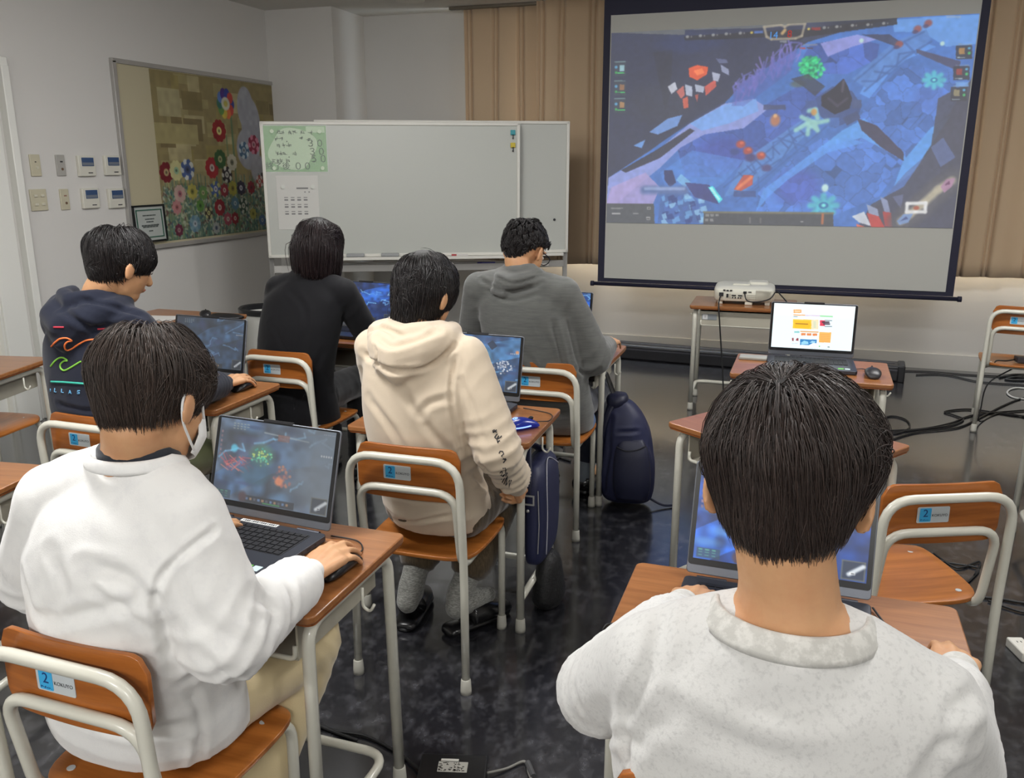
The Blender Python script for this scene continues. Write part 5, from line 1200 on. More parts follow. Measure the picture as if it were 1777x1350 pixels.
def lerp(a, b, t): return np.array(a)*(1-t) + np.array(b)*t
def torso_rings(P, N_, yaw, prof, bow=.0):
    """prof: list of (t, half width, half depth, forward shift) from pelvis P to neck N_"""
    P, N_ = np.array(P, float), np.array(N_, float); X = np.array([math.cos(yaw), -math.sin(yaw), 0]); F = np.array([math.sin(yaw), math.cos(yaw), 0]); out = []
    for t, hw, hd, fs in prof:
        c = lerp(P, N_, t) + F*(fs - bow*4*t*(1-t)) ; out.append((c, X*hw, F*hd))
    return out, X, F
PEOPLE = {}
def build_person(key, label, pel, neck, head, hyaw, hpitch, yaw, shw, el, wr, kn, an, hands, prof, sleeve, cloth, mats, group=None,
                 hroll=0, hs=1.0, collar=None, extra=None, voxel=.008, bow=.02, sh_drop=.0, neck_r=.054, trouser_r=(.085,.075,.055), feet=None, shd=None, hem=True, body_voxel=.0055, shz=.055, cuffs=.0):
    pel, neck, head = [np.array(q, float) for q in (pel, neck, head)]; R = rotm(hyaw, hpitch, hroll)
    t = thing('person', label, 'person', (0, 0, 0))
    rings, X, F = torso_rings(pel, neck, yaw, prof, bow)
    sh = [neck - X*shw + np.array([0,0,-shz-sh_drop]) - F*.0, neck + X*shw + np.array([0,0,-shz]) - F*.0]
    if shd: sh = [np.array(q, float) for q in shd]
    el = [np.array(q, float) for q in el]; wr = [np.array(q, float) for q in wr]; kn = [np.array(q, float) for q in kn]; an = [np.array(q, float) for q in an]
    hip = [pel - X*.09 + [0,0,-.01], pel + X*.09 + [0,0,-.01]]
    # one continuous body
    b = MB(); add_head(b, head, R, hs)
    nb = head + R @ np.array((0,-.028,-.055)); b.ell(neck+np.array([0,0,-.036])-F*.004, (.096,.066,.058) if key == 'R' else (.06,.05,.04)); b.chain([nb, lerp(nb, neck, .6), neck - [0,0,.03]], [neck_r*.98, neck_r, neck_r*1.15])
    b.loft([(c, x_*.74, f_*.70) for c, x_, f_ in rings], 24, 3)
    for i in (0, 1):
        b.chain([lerp(neck, sh[i], .3)-[0,0,.02], sh[i]-[0,0,.012]], [.042, .040]); b.chain([sh[i]-[0,0,.012], el[i], lerp(el[i], wr[i], .3), wr[i]], [.040,.033,.034,.024])
        b.chain([hip[i], kn[i], lerp(kn[i], an[i], .35), an[i]], [.072,.050,.048,.034])
        fd = F*.13 + X*(.02 if i else -.02); heel = an[i] - F*.03 + [0,0,-.045]
        if feet and feet.get('tip'): fd = np.array(feet['tip'][i], float)
        b.chain([an[i], heel], [.036,.030]); b.chain([heel, heel+fd*.6+[0,0,.006], heel+fd*1.15-[0,0,.004]], [.030,.032,.022])
        h = hands[i]; add_hand(b, wr[i], h['f'], h['n'], h.get('side', 1), **{k: v for k, v in h.items() if k not in ('f','n','side')})
    remeshed('body', b, body_voxel, 2, mats['skin'], t); head_detail(t, head, R, hs)
    # top garment
    b = MB(); b.loft(rings, 40, 6, 2.2)
    sr = sleeve
    for i in (0, 1):
        b.chain([lerp(neck, sh[i], .25)-[0,0,.022], lerp(neck, sh[i], .65)-[0,0,.012], sh[i]-[0,0,.004]], [sr[0]*.95, sr[0]*1.02, sr[0]])
        m1 = lerp(sh[i], el[i], .5) + cloth.get('sag', np.zeros(3)); m2 = lerp(el[i], wr[i], .45) + cloth.get('sag2', np.zeros(3))
        we = lerp(el[i], wr[i], cloth.get('cuff', .93))
        b.chain([sh[i], m1, el[i], m2, lerp(el[i], wr[i], .8), we], [sr[0], sr[1], sr[2], sr[3], sr[4], sr[5]], 20)
    if extra: extra(b, dict(neck=neck, X=X, F=F, sh=sh, rings=rings, head=head, R=R, el=el, wr=wr))
    cl = cloth['folds']
    for i in (0, 1):
        ax = el[i]-sh[i]; ax2 = wr[i]-el[i]
        cl.zone(el[i], .085, ax2/np.linalg.norm(ax2)+ax/np.linalg.norm(ax), .040, cloth.get('elbow', .010))
        cl.zone(lerp(el[i], wr[i], .8), .06, ax2, .028, cloth.get('wrist', .006)); cl.zone(sh[i]-[0,0,.05], .07, ax+X*.3, .05, cloth.get('pit', .005))
    cl.zone(lerp(pel, neck, .12), .16, (neck-pel), .055, cloth.get('waist', .006))
    def post(me):
        # broad soft bagginess first, folds after
        cl(me)
    g = remeshed(cloth['name'], b, voxel, cloth.get('smooth', 6), mats['top'], t, label=cloth.get('label'), post=post)
    # cuffs, waistband
    for i in (0, 1):
        if cuffs:
            b = MB(); d = wr[i]-el[i]; d /= np.linalg.norm(d); c_ = lerp(el[i], wr[i], cloth.get('cuff', .93)); b.cap(c_ - d*.006, c_ + d*.034, cuffs, cuffs*.9, 20)
            remeshed('cuff', b, .004, 3, mats.get('rib', mats['top']), g)
    # trousers
    b = MB(); tr = trouser_r
    b.loft([(pel+[0,0,-.055], X*.14, F*.10), (pel+[0,0,-.02], X*.165, F*.125), (pel+[0,0,.05], X*.155, F*.11)], 28, 4)
    stop = cloth.get('leg_end', .93)
    for i in (0, 1):
        e_ = lerp(kn[i], an[i], stop); b.chain([hip[i], lerp(hip[i], kn[i], .5), kn[i], lerp(kn[i], an[i], .5), e_], [tr[0], tr[0]*.94, tr[1], (tr[1]+tr[2])/2, tr[2]])
    fo = Cloth(3, .003, 10)
    for i in (0, 1): fo.zone(kn[i], .09, an[i]-kn[i]+hip[i]-kn[i], .035, .007).zone(hip[i], .1, F, .04, .006).zone(lerp(kn[i], an[i], .85), .07, an[i]-kn[i], .03, .005)
    tro = remeshed('trousers', b, .009, 5, mats['trousers'], t, post=fo)
    PEOPLE[key] = dict(t=t, garment=g, neck=neck, X=X, F=F, sh=sh, el=el, wr=wr, kn=kn, an=an, head=head, R=R, trousers=tro, rings=rings)
    return PEOPLE[key]
def ring_collar(t, c, X, F, rx, ry, rz_f, h, m, name='collar', thick=.006, up=(0,0,1), n=48, flare=.0):
    """ribbed band round the neck: lower at the front"""
    b = MB(); R_ = []; a = np.linspace(0, 2*np.pi, n, endpoint=False); up = np.array(up, float)
    base = np.array(c) + np.cos(a)[:, None]*X*rx + np.sin(a)[:, None]*F*ry + np.array([0,0,1.])*(rz_f*np.maximum(0, np.sin(a))[:, None])
    out = np.cos(a)[:, None]*X + np.sin(a)[:, None]*F
    for o_, z in ((thick+flare, 0), (thick*1.25+flare*.8, h*.3), (thick, h*.8), (thick*.4, h), (-thick*.4, h), (-thick, h*.8), (-thick+flare*.5, 0)): R_.append(base + out*o_ + up*z)
    b.rings(R_, cap=False, closed=True); return b.build(name, m, t, smooth=True)

def fabric(name, col, rough=.85, bump=(420, .25, .0012), noise=None, sheen=.3): return mat(name, col, rough, bump=bump, noise=noise, sheen=sheen, spec=.25)
# ------------------------------------------------------------------ front right: light grey sweatshirt
gsw = fabric('heather_grey_jersey', (206, 205, 202), noise=(150, (184, 183, 181), .50, .74, (1, 1, 1)))
grib = fabric('heather_grey_rib', (186, 184, 178), noise=(60, (206, 204, 198), .45, .6, (1,1,1)))
dark_tr = fabric('black_trousers', (30, 30, 33))
f = Cloth(4, .003, 7)
for pts, w, dpt in (([(1150,1060),(1130,1150),(1080,1260),(1090,1350)], .010, .006), ([(1180,1040),(1110,1045),(1040,1085)], .008, .004), ([(1260,1190),(1300,1220),(1360,1230),(1450,1215)], .016, .006), ([(1180,1250),(1300,1300),(1420,1345)], .018, .006),
    ([(1640,1290),(1660,1230),(1700,1200)], .010, .007), ([(1600,1345),(1640,1300),(1690,1290)], .012, .008), ([(1060,1345),(1110,1270),(1160,1230)], .014, .006), ([(1570,1140),(1620,1180),(1660,1260)], .009, .004), ([(1000,1200),(1030,1260),(1110,1290)], .008, .004)): f.px(pts, w, dpt)
PR = build_person('R', 'person with bushy dark hair in a light grey sweatshirt at front right', pel=(.0,1.10,.50), neck=(.018,.975,1.005), head=(.003,1.005,1.143), hyaw=.03, hpitch=.36, yaw=.0, shw=.152,
    el=[(-.235,1.12,.75), (.240,1.13,.73)], wr=[(-.165,1.47,.715), (.283,1.375,.722)], kn=[(-.12,1.55,.50), (.14,1.55,.50)], an=[(-.12,1.50,.09), (.14,1.50,.09)],
    hands=[dict(f=(.12,1,-.05), n=(0,.1,1), side=1, curl=(.35,.35,.35,.35)), dict(f=(.15,1,-.05), n=(.1,.1,1), side=-1, curl=(.3,.3,.35,.4))],
    prof=[(0,.165,.13,.0),(.12,.185,.135,.0),(.35,.195,.13,.0),(.6,.205,.125,0),(.80,.185,.105,0),(.90,.145,.082,0),(.95,.098,.066,0)], sleeve=(.066,.066,.066,.058,.050,.038),
    cloth=dict(name='sweatshirt', folds=f, elbow=.008, waist=.004, pit=.003, smooth=7), mats=dict(skin=SKIN, top=gsw, rib=grib, trousers=dark_tr), voxel=.0065, bow=.03, hs=1.04, neck_r=.056, cuffs=.036, shz=.100)
# ------------------------------------------------------------------ front left: white sweatshirt, mask
wsw = fabric('white_fleece', (232, 231, 228), noise=(30, (222, 221, 220), .5, .8, (1,1,1))); cream_tr = fabric('cream_chinos', (204, 186, 146))
f = Cloth(9, .0028, 7)
for pts, w, dpt in (([(372,920),(320,960),(280,1000),(268,1050)], .006, .007), ([(268,1050),(210,1000),(150,985)], .013, .009), ([(275,1040),(285,1100),(300,1160)], .010, .010), ([(80,1080),(170,1060),(260,1040)], .012, .007), ([(90,960),(110,1030),(70,1070)], .012, .005),
    ([(300,1000),(350,1080),(440,1130)], .014, .006), ([(440,1030),(480,1060),(470,1110)], .012, .008), ([(500,1010),(510,1050),(500,1100)], .010, .008), ([(340,1130),(400,1180),(440,1175)], .010, .004), ([(40,1000),(60,1060),(90,1080)], .012, .005),
    ([(150,1010),(200,1050),(255,1085)], .010, .005), ([(150,1240),(220,1270),(330,1260)], .012, .006), ([(330,1200),(350,1250),(345,1320)], .009, .007), ([(200,870),(240,960),(220,1020)], .018, .004)): f.px(pts, w, dpt)
PA = build_person('A', 'person in a white sweatshirt and white face mask, hand on a mouse, front left', pel=(-1.135,1.17,.50), neck=(-1.052,1.12,1.035), head=(-1.030,1.150,1.124), hyaw=.10, hpitch=.42, yaw=.03, shw=.168,
    shd=[(-1.222,1.10,.935), (-.945,1.10,.945)], el=[(-1.375,1.18,.73), (-.885,1.10,.73)], wr=[(-1.27,1.46,.715), (-.892,1.375,.712)], kn=[(-1.25,1.52,.48), (-.990,1.50,.475)], an=[(-1.25,1.30,.09), (-1.06,1.27,.09)],
    hands=[dict(f=(.25,1,-.05), n=(0,.1,1), side=1), dict(f=(.06,1,.12), n=(.10,-.15,1), side=-1, curl=(.30,.28,.30,.34), spread=.10, thumb=.55)],
    prof=[(-.10,.190,.150,.0),(.02,.195,.155,.0),(.18,.185,.140,.0),(.4,.192,.135,.0),(.62,.200,.130,0),(.80,.180,.108,0),(.90,.135,.080,0),(.955,.090,.062,0)], sleeve=(.066,.074,.082,.062,.056,.036),
    cloth=dict(name='sweatshirt', folds=f, elbow=.009, wrist=.007, pit=.004, waist=.004, smooth=7, sag=np.array([0,0,-.005]), cuff=.88), mats=dict(skin=SKIN, top=wsw, trousers=cream_tr), voxel=.0065, bow=.03, neck_r=.055, cuffs=.034, trouser_r=(.086,.078,.062), shz=.07, hroll=-.06)
# ------------------------------------------------------------------ middle: cream hoodie
chd = fabric('cream_fleece', (206, 190, 168)); olive = fabric('brown_corduroy', (92, 78, 58), noise=(8, (70, 58, 42), .4, .6, (28, 28, 2)))
def hood(size=1.0, back=.0, droop=0.0, lift_=0.0):
    def fn(b, k):
        n, X, F = k['neck'], k['X'], k['F']; s = size
        b.chain([n+X*-.085*s+F*.03, n+X*-.098*s-F*.035+[0,0,-.006], n+X*-.062*s-F*.088*s+[0,0,-.030], n-F*(.112*s)+[0,0,-.045-droop], n+X*.062*s-F*.088*s+[0,0,-.030], n+X*.098*s-F*.035+[0,0,-.006], n+X*.085*s+F*.03], [.030,.036,.042,.046,.042,.036,.030], 16)
        h_ = np.array([0, 0, lift_]); b.chain([n+X*-.070*s-F*.01+[0,0,.018]+h_, n+X*-.052*s-F*.062+[0,0,.016]+h_, n-F*.080*s+[0,0,.006]+h_, n+X*.052*s-F*.062+[0,0,.016]+h_, n+X*.070*s-F*.01+[0,0,.018]+h_], [.022,.026,.028,.026,.022], 14)
        b.ell(n-F*.085*s+[0,0,-.075-droop], (.085*s,.045,.050)); b.chain([n+X*-.06*s-F*.1*s+[0,0,-.05], n-F*.118*s+[0,0,-.092-droop], n+X*.06*s-F*.1*s+[0,0,-.05]], [.028,.032,.028], 14)
    return fn
f = Cloth(6, .004, 7)
for pts, w, dpt in (([(655,585),(680,600),(720,590),(760,575)], .009, .010), ([(630,610),(670,640),(730,640),(790,600)], .008, .009), ([(640,575),(665,570),(700,585)], .007, .008), ([(650,640),(655,620),(650,600)], .005, .005), ([(790,620),(782,680),(790,740),(800,790)], .006, .007),
    ([(640,690),(690,760),(720,830)], .012, .006), ([(700,680),(740,740),(785,790)], .012, .005), ([(830,800),(850,820),(880,815)], .008, .009), ([(820,820),(850,850),(880,850)], .008, .008), ([(780,690),(745,700),(730,720)], .010, .006), ([(640,880),(700,905),(780,895)], .007, .006), ([(800,660),(825,720),(840,770)], .009, .004)): f.px(pts, w, dpt)
PC = build_person('C', 'person in a cream hoodie and rolled brown trousers, seated in the middle', pel=(-1.02,2.305,.49), neck=(-1.035,2.235,1.045), head=(-1.032,2.275,1.143), hyaw=.30, hpitch=.55, yaw=.10, shw=.150,
    el=[(-1.24,2.42,.76), (-.785,2.20,.725)], wr=[(-1.21,2.60,.69), (-.770,2.315,.585)], kn=[(-1.15,2.66,.50), (-.915,2.66,.46)], an=[(-1.165,2.405,.135), (-.995,2.42,.135)],
    hands=[dict(f=(.2,1,-.05), n=(0,.1,1), side=1), dict(f=(.10,.85,-.75), n=(.75,-.3,.35), side=-1, curl=(1.0,1.0,1.0,1.0), spread=.0, thumb=.5)],
    prof=[(-.10,.160,.135,.0),(.02,.172,.140,.0),(.2,.165,.130,.0),(.4,.178,.125,.0),(.62,.185,.120,0),(.80,.175,.105,0),(.90,.140,.082,0),(.99,.09,.066,0)], sleeve=(.062,.066,.072,.060,.058,.036),
    cloth=dict(name='hoodie', folds=f, elbow=.013, wrist=.012, smooth=6, leg_end=.74), mats=dict(skin=SKIN, top=chd, trousers=olive), voxel=.0068, bow=.035, extra=hood(1.08, droop=.006), cuffs=.036, trouser_r=(.086,.078,.075), shz=.065, feet={'tip': [(-.02,.11,-.02),(.06,.10,-.02)]})
# ------------------------------------------------------------------ left: navy hoodie with neon print
nhd = fabric('navy_fleece', (27, 31, 46), sheen=.1); oltr = fabric('olive_trousers', (76, 80, 50))
f = Cloth(12, .004, 7)
for pts, w, dpt in (([(110,540),(160,570),(230,560)], .010, .010), ([(140,520),(190,530),(250,550)], .008, .008), ([(100,700),(150,712),(200,705)], .007, .006), ([(340,690),(370,680)], .007, .006)): f.px(pts, w, dpt)
PN = build_person('N', 'person in a navy hoodie with neon wave print, seated beside the notice board', pel=(-2.16,2.22,.50), neck=(-2.165,2.20,1.075), head=(-2.085,2.245,1.192), hyaw=.42, hpitch=.38, yaw=.08, shw=.165,
    el=[(-2.42,2.38,.78), (-1.955,2.36,.76)], wr=[(-2.33,2.60,.70), (-2.015,2.615,.715)], kn=[(-2.28,2.66,.49), (-2.02,2.66,.48)], an=[(-2.28,2.6,.09), (-2.02,2.55,.09)],
    hands=[dict(f=(.2,1,-.05), n=(0,.1,1), side=1), dict(f=(.06,1,.10), n=(.1,-.1,1), side=-1, curl=(.28,.28,.3,.34), spread=.10, thumb=.55)],
    prof=[(-.08,.168,.140,.0),(.02,.178,.142,.0),(.2,.175,.130,.0),(.4,.185,.125,.0),(.62,.195,.120,0),(.80,.185,.105,0),(.90,.145,.082,0),(.99,.09,.066,0)], sleeve=(.062,.064,.066,.056,.050,.038),
    cloth=dict(name='hoodie', folds=f, elbow=.011, smooth=6), mats=dict(skin=SKIN, top=nhd, trousers=oltr), voxel=.0075, bow=.03, extra=hood(1.12, droop=.012, lift_=.014), cuffs=.037, trouser_r=(.090,.082,.075), shz=.07)
# ------------------------------------------------------------------ back: black blazer
bbl = fabric('black_wool', (17, 17, 21), .8, sheen=.08); btr = fabric('black_trousers_2', (14, 14, 17))
def blazer(b, k):
    X, F, n = k['X'], k['F'], k['neck']; P = np.array((-2.125,3.25,.50))
    b.loft([(P+F*.0+[0,0,-.20], X*.215, F*.13), (P+[0,0,-.10], X*.205, F*.14), (P+[0,0,.02], X*.19, F*.14), (P+[0,0,.14], X*.175, F*.13)], 32, 4)
    b.chain([n+X*-.06-F*.03, n-F*.062+[0,0,.012], n+X*.06-F*.03], [.022,.024,.022])
f = Cloth(15, .003, 7)
for pts, w, dpt in (([(595,545),(590,590),(600,640)], .008, .007), ([(500,500),(530,540),(525,600)], .012, .004), ([(560,610),(540,670),(550,730)], .012, .004), ([(470,560),(510,640),(515,720)], .012, .003)): f.px(pts, w, dpt)
PB = build_person('B', 'person with a dark bob in a long black blazer, facing the whiteboard', pel=(-2.125,3.25,.50), neck=(-2.030,3.28,1.045), head=(-2.003,3.320,1.155), hyaw=.12, hpitch=.42, yaw=.0, shw=.160,
    el=[(-2.32,3.42,.74), (-1.835,3.44,.74)], wr=[(-2.28,3.66,.71), (-1.94,3.66,.71)], kn=[(-2.24,3.66,.49), (-2.01,3.66,.49)], an=[(-2.24,3.6,.09), (-2.01,3.6,.09)],
    hands=[dict(f=(.2,1,-.05), n=(0,.1,1), side=1), dict(f=(-.1,1,-.05), n=(0,.1,1), side=-1)],
    prof=[(-.10,.185,.135,.0),(.05,.185,.140,.0),(.2,.178,.130,.0),(.4,.185,.120,.0),(.62,.19,.115,0),(.82,.185,.095,0),(.92,.140,.078,0),(.99,.08,.062,0)], sleeve=(.062,.060,.060,.052,.046,.040),
    cloth=dict(name='blazer', folds=f, elbow=.009, smooth=5), mats=dict(skin=SKIN, top=bbl, trousers=btr), voxel=.0085, bow=.03, extra=blazer, cuffs=0, shz=.070)
# ------------------------------------------------------------------ back: grey pullover, glasses
ggr = fabric('charcoal_jersey', (97, 98, 95), noise=(16, (84, 85, 84), .4, .7, (1, 1, 9))); jean = fabric('dark_jeans', (26, 30, 44)); shirtb = fabric('blue_shirt', (58, 92, 142))
def cowl(b, k):
    X, F, n = k['X'], k['F'], k['neck']
    b.chain([n+X*-.075+F*.03+[0,0,.01], n+X*-.082-F*.02+[0,0,.002], n+X*-.05-F*.07+[0,0,-.012], n-F*.088+[0,0,-.02], n+X*.05-F*.07+[0,0,-.006], n+X*.082-F*.02+[0,0,.012], n+X*.07+F*.03+[0,0,.01]], [.022,.026,.030,.032,.028,.024,.02], 14)
    b.chain([n+X*-.04-F*.07+[0,0,-.01], n+X*-.075-F*.085+[0,0,-.05], n+X*-.03-F*.10+[0,0,-.06]], [.02,.018,.016])
    b.chain([n+X*-.055-F*.01+[0,0,.028], n-F*.058+[0,0,.024], n+X*.055-F*.01+[0,0,.034]], [.018,.020,.018])
f = Cloth(18, .003, 7)
for pts, w, dpt in (([(835,485),(870,505),(920,500),(940,490)], .008, .009), ([(840,500),(880,522),(930,512)], .007, .007), ([(860,480),(890,492),(930,482)], .006, .007), ([(960,560),(975,620),(985,660)], .010, .009), ([(985,560),(1000,620),(1010,650)], .008, .006), ([(900,600),(940,650),(985,690)], .013, .006), ([(930,560),(955,600),(975,650)], .010, .004), ([(1000,640),(1020,650),(1040,640)], .008, .007)): f.px(pts, w, dpt)
PG = build_person('G', 'person with short black hair, glasses and a loose charcoal pullover', pel=(-.985,3.43,.50), neck=(-1.085,3.33,1.075), head=(-1.083,3.380,1.166), hyaw=.32, hpitch=.50, yaw=.10, shw=.185,
    el=[(-1.35,3.50,.74), (-.80,3.42,.735)], wr=[(-1.28,3.72,.70), (-.785,3.675,.742)], kn=[(-1.10,3.85,.49), (-.875,3.86,.48)], an=[(-1.12,3.75,.09), (-.90,3.78,.13)],
    hands=[dict(f=(.2,1,-.05), n=(0,.1,1), side=1), dict(f=(-.05,1,.06), n=(.1,-.1,1), side=-1, curl=(.3,.32,.34,.36), spread=.08, thumb=.5)],
    prof=[(-.16,.165,.140,.0),(-.02,.19,.150,.0),(.15,.20,.145,.0),(.4,.205,.14,.0),(.62,.21,.130,0),(.80,.195,.110,0),(.90,.150,.084,0),(.985,.09,.066,0)], sleeve=(.068,.074,.080,.062,.048,.038),
    cloth=dict(name='pullover', folds=f, elbow=.012, smooth=6, cuff=.82, leg_end=.88), mats=dict(skin=SKIN, top=ggr, trousers=jean), voxel=.0085, bow=.03, extra=cowl, cuffs=0, shz=.065, trouser_r=(.080,.066,.052))

# ------------------------------------------------------------------ hair
add_hair(PR['t'], PR['head'], PR['R'], HAIR['brown'], n=26000, whorl=(-.22,-.42,.88), Lmin=.07, Lmax=.135, nape=-.092, side=.012, front=.05, end_b=-.104, end_s=-.012, end_f=.01, lift=.024, w=.00046, seed=3, sc=1.06, clump=.34, fade=.11, shell=.003, frizz=.006)
add_hair(PA['t'], PA['head'], PA['R'], HAIR['soft'], n=23000, whorl=(-.05,-.20,.97), Lmin=.08, Lmax=.14, nape=-.075, side=-.010, front=.05, end_b=-.085, end_s=-.035, end_f=-.01, lift=.021, w=.00046, seed=5, sc=.99, clump=.36, frizz=.006, fade=.10, shell=.003)
add_hair(PC['t'], PC['head'], PC['R'], HAIR['black'], n=14000, whorl=(-.15,-.45,.88), Lmin=.10, Lmax=.19, nape=-.085, side=-.020, front=.05, end_b=-.125, end_s=-.070, end_f=.0, lift=.016, w=.0007, seed=7, sc=.98, clump=.7, grav=.9, shell=.010, hang=-.06, taper=(-.12,.0,.6), swirl=.0)
add_hair(PN['t'], PN['head'], PN['R'], HAIR['black'], n=9000, whorl=(0,-.35,.94), Lmin=.09, Lmax=.15, nape=-.095, side=.010, front=.05, end_b=-.122, end_s=-.012, end_f=-.03, lift=.020, w=.0008, seed=9, sc=1.0, clump=.4, fade=.06, shell=.004)
add_hair(PB['t'], PB['head'], PB['R'], HAIR['wine'], n=9000, whorl=(0,-.25,.97), Lmin=.16, Lmax=.27, nape=-.080, side=-.03, front=.05, end_b=-.150, end_s=-.145, end_f=-.02, lift=.024, w=.0009, seed=11, sc=1.0, clump=.4, grav=1.4, shell=.012, swirl=.0, hang=-.01, hold=.7, taper=(-.2,-.1,.8))
add_hair(PG['t'], PG['head'], PG['R'], HAIR['black'], n=7000, whorl=(-.1,-.35,.93), Lmin=.025, Lmax=.045, nape=-.080, side=.012, front=.055, end_b=-.09, end_s=.0, end_f=.03, lift=.014, w=.0008, seed=13, sc=1.0, clump=.6, spiky=.7, fade=.08, shell=.0, hold=.15)

# ------------------------------------------------------------------ collars, prints, small worn things
p = PR; ring_collar(p['garment'], p['neck']+[.0,-.004,-.022], p['X'], p['F'], .086, .072, -.035, .026, grib, thick=.0055, flare=.010, up=(0,.15,1))
p = PA; ring_collar(p['garment'], p['neck']+[.0,.0,-.014], p['X'], p['F'], .078, .070, -.03, .020, wsw, thick=.005, flare=.004)
ring_collar(p['t'], p['neck']+[.004,.004,-.004], p['X'], p['F'], .064, .060, -.03, .020, fabric('black_tee', (34, 38, 46)), name='undershirt_collar', thick=.005)
# white face mask with ear loops
c, R = PA['head'], PA['R']; b = MB(); V = []; nu, nv = 15, 11
for j in range(nv):
    for i in range(nu):
        u, v = i/(nu-1)*2-1, j/(nv-1)*2-1; ang = u*1.15
        x = .066*math.sin(ang)*(1-.12*abs(v)); y = .030 + .078*math.cos(ang)*(1-.10*v*v) - .006 + .018*(1-abs(u))**.6*(1-abs(v)*.7); z = -.050 - v*.045*(1-.25*abs(u)) + .02*(1-abs(u))*(v < 0)*abs(v)
        V.append(c + R @ np.array((x, y, z)))
b.add(V, [(j*nu+i, j*nu+i+1, (j+1)*nu+i+1, (j+1)*nu+i) for j in range(nv-1) for i in range(nu-1)])
mk = b.build('face_mask', mat('mask_white', (226, 226, 224), .8), PA['t'], smooth=True); so = mk.modifiers.new('thickness', 'SOLIDIFY'); so.thickness = .002
for k in (-1, 1):
    b = MB(); b.tube([c+R@np.array(q) for q in spline([(k*.060,.060,-.022), (k*.078,.025,.010), (k*.084,-.006,.024), (k*.086,-.022,.0), (k*.083,-.012,-.034), (k*.072,.02,-.06), (k*.058,.052,-.078)], 6)], .0022, 6); b.build('ear_loop', mat('loop_white', (220,220,218), .8), mk, smooth=True)
# glasses
c, R = PG['head'], PG['R']; gl = mat('glasses_black', (16, 16, 18), .3); b = MB()
for k in (-1, 1):
    b.tube([c+R@np.array(q) for q in ((k*.064,.098,.008),(k*.076,.07,.008),(k*.080,.02,.004),(k*.080,-.01,.0))], .0020, 6)
fr = b; a = np.linspace(0, 6.283, 21)
for k in (-1, 1): fr.tube([c+R@np.array((k*.034+.027*math.cos(q), .105-.004*abs(math.cos(q)), .004+.019*math.sin(q))) for q in a], .0022, 6)
fr.tube([c+R@np.array(q) for q in ((-.009,.108,.008),(0,.111,.010),(.009,.108,.008))], .002, 6); g_ = fr.build('glasses', gl, PG['t'], smooth=True)
# neon waves and letters on the navy hoodie
bv = bvh_of(PN['garment'].data)
def pr(pts, x0, y0): return [(x0 + x/9.0, y0 + y/9.0) for x, y in pts]      # coordinates of a 9x enlargement
for nm, col, e, r_, strokes in (('orange_wave', (232, 120, 60), (.9,.25,.05,.25), .0029, [[(175,462),(230,400),(300,345),(370,330),(430,335),(490,372),(430,385),(385,430),(385,490),(425,518),(500,490),(600,425),(720,365),(850,350)]]),
    ('green_wave', (130, 196, 70), (.2,.6,.05,.2), .0029, [[(165,772),(220,700),(290,645),(345,635),(395,655),(420,685),(370,690),(318,740),(320,800),(375,835),(460,800),(600,715),(640,695)]]),
    ('teal_stripe', (60, 180, 160), (.05,.5,.4,.2), .0035, [[(170,1010),(400,1020),(690,1042)]]), ('red_stripe', (190, 50, 70), (.5,.03,.05,.1), .0030, [[(210,160),(370,160)], [(890,190),(1060,180)]]),
    ('printed_letters', (110, 180, 226), (.1,.3,.5,.1), .0016, [[(160,1120),(160,1165)], [(228,1112),(222,1168),(250,1172)], [(335,1122),(332,1175),(362,1180)], [(442,1200),(462,1145),(486,1204)], [(450,1180),(478,1182)], [(620,1150),(585,1150),(580,1172),(612,1176),(612,1198),(578,1196)]])):
    b = MB(); b_n = 0
    for s_ in strokes:
        pts = pr(s_, 70, 550)
        if nm == 'printed_letters':
            P_ = [hit(bv, *q) for q in pts]; P_ = [q for q in P_ if q is not None]
            if len(P_) > 1: b.tube([q + nrm_at(bv, q)*.0006 for q in P_], r_, 6)
        else: ribbon_on(bv, pts, r_, b)
    if b.v: b.build(nm, mat(nm, col, .6, emit=None), PN['garment'], smooth=True)
# black letters down the cream sleeve: polylines in a 9x enlargement of (820,720)
bv = bvh_of(PC['garment'].data); b = MB()
for s_ in ([(322,275),(375,232)], [(322,275),(318,240),(335,228),(350,262)], [(352,258),(378,268)], [(345,350),(380,378),(438,350)], [(345,350),(385,295)], [(385,365),(412,325)], [(438,350),(452,325)],
    [(380,385),(400,440)], [(392,420),(425,400)], [(415,600),(430,565),(470,570),(485,610),(450,640)], [(450,640),(505,700)], [(470,690),(520,680)], [(480,745),(525,690)], [(435,905),(480,830),(510,830),(520,870),(470,960),(445,940),(470,880)],
    [(465,1050),(540,905),(520,900),(450,1000)], [(490,1075),(545,940),(520,1095),(580,1010),(570,1125),(605,1015)]):
    P_ = [hit(bv, 820+x/9.0, 720+y/9.0) for x, y in s_]; P_ = [q for q in P_ if q is not None]
    if len(P_) > 1: b = MB(); b.tube([q + nrm_at(bv, q)*.0006 for q in P_], .0017, 6); b.build('letter_stroke', ink, PC['garment'], smooth=True)
# blue shirt tail under the grey pullover
b = MB(); X, F = PG['X'], PG['F']; pz = np.array((-.93,3.46,.43))
b.loft([(pz+[.055,.02,-.035], X*.055, F*.07), (pz+[.055,.02,.0], X*.075, F*.10), (pz+[.02,.0,.06], X*.10, F*.12)], 24, 4); remeshed('shirt_tail', b, .008, 3, shirtb, PG['t'], post=Cloth(5, .006, 16))
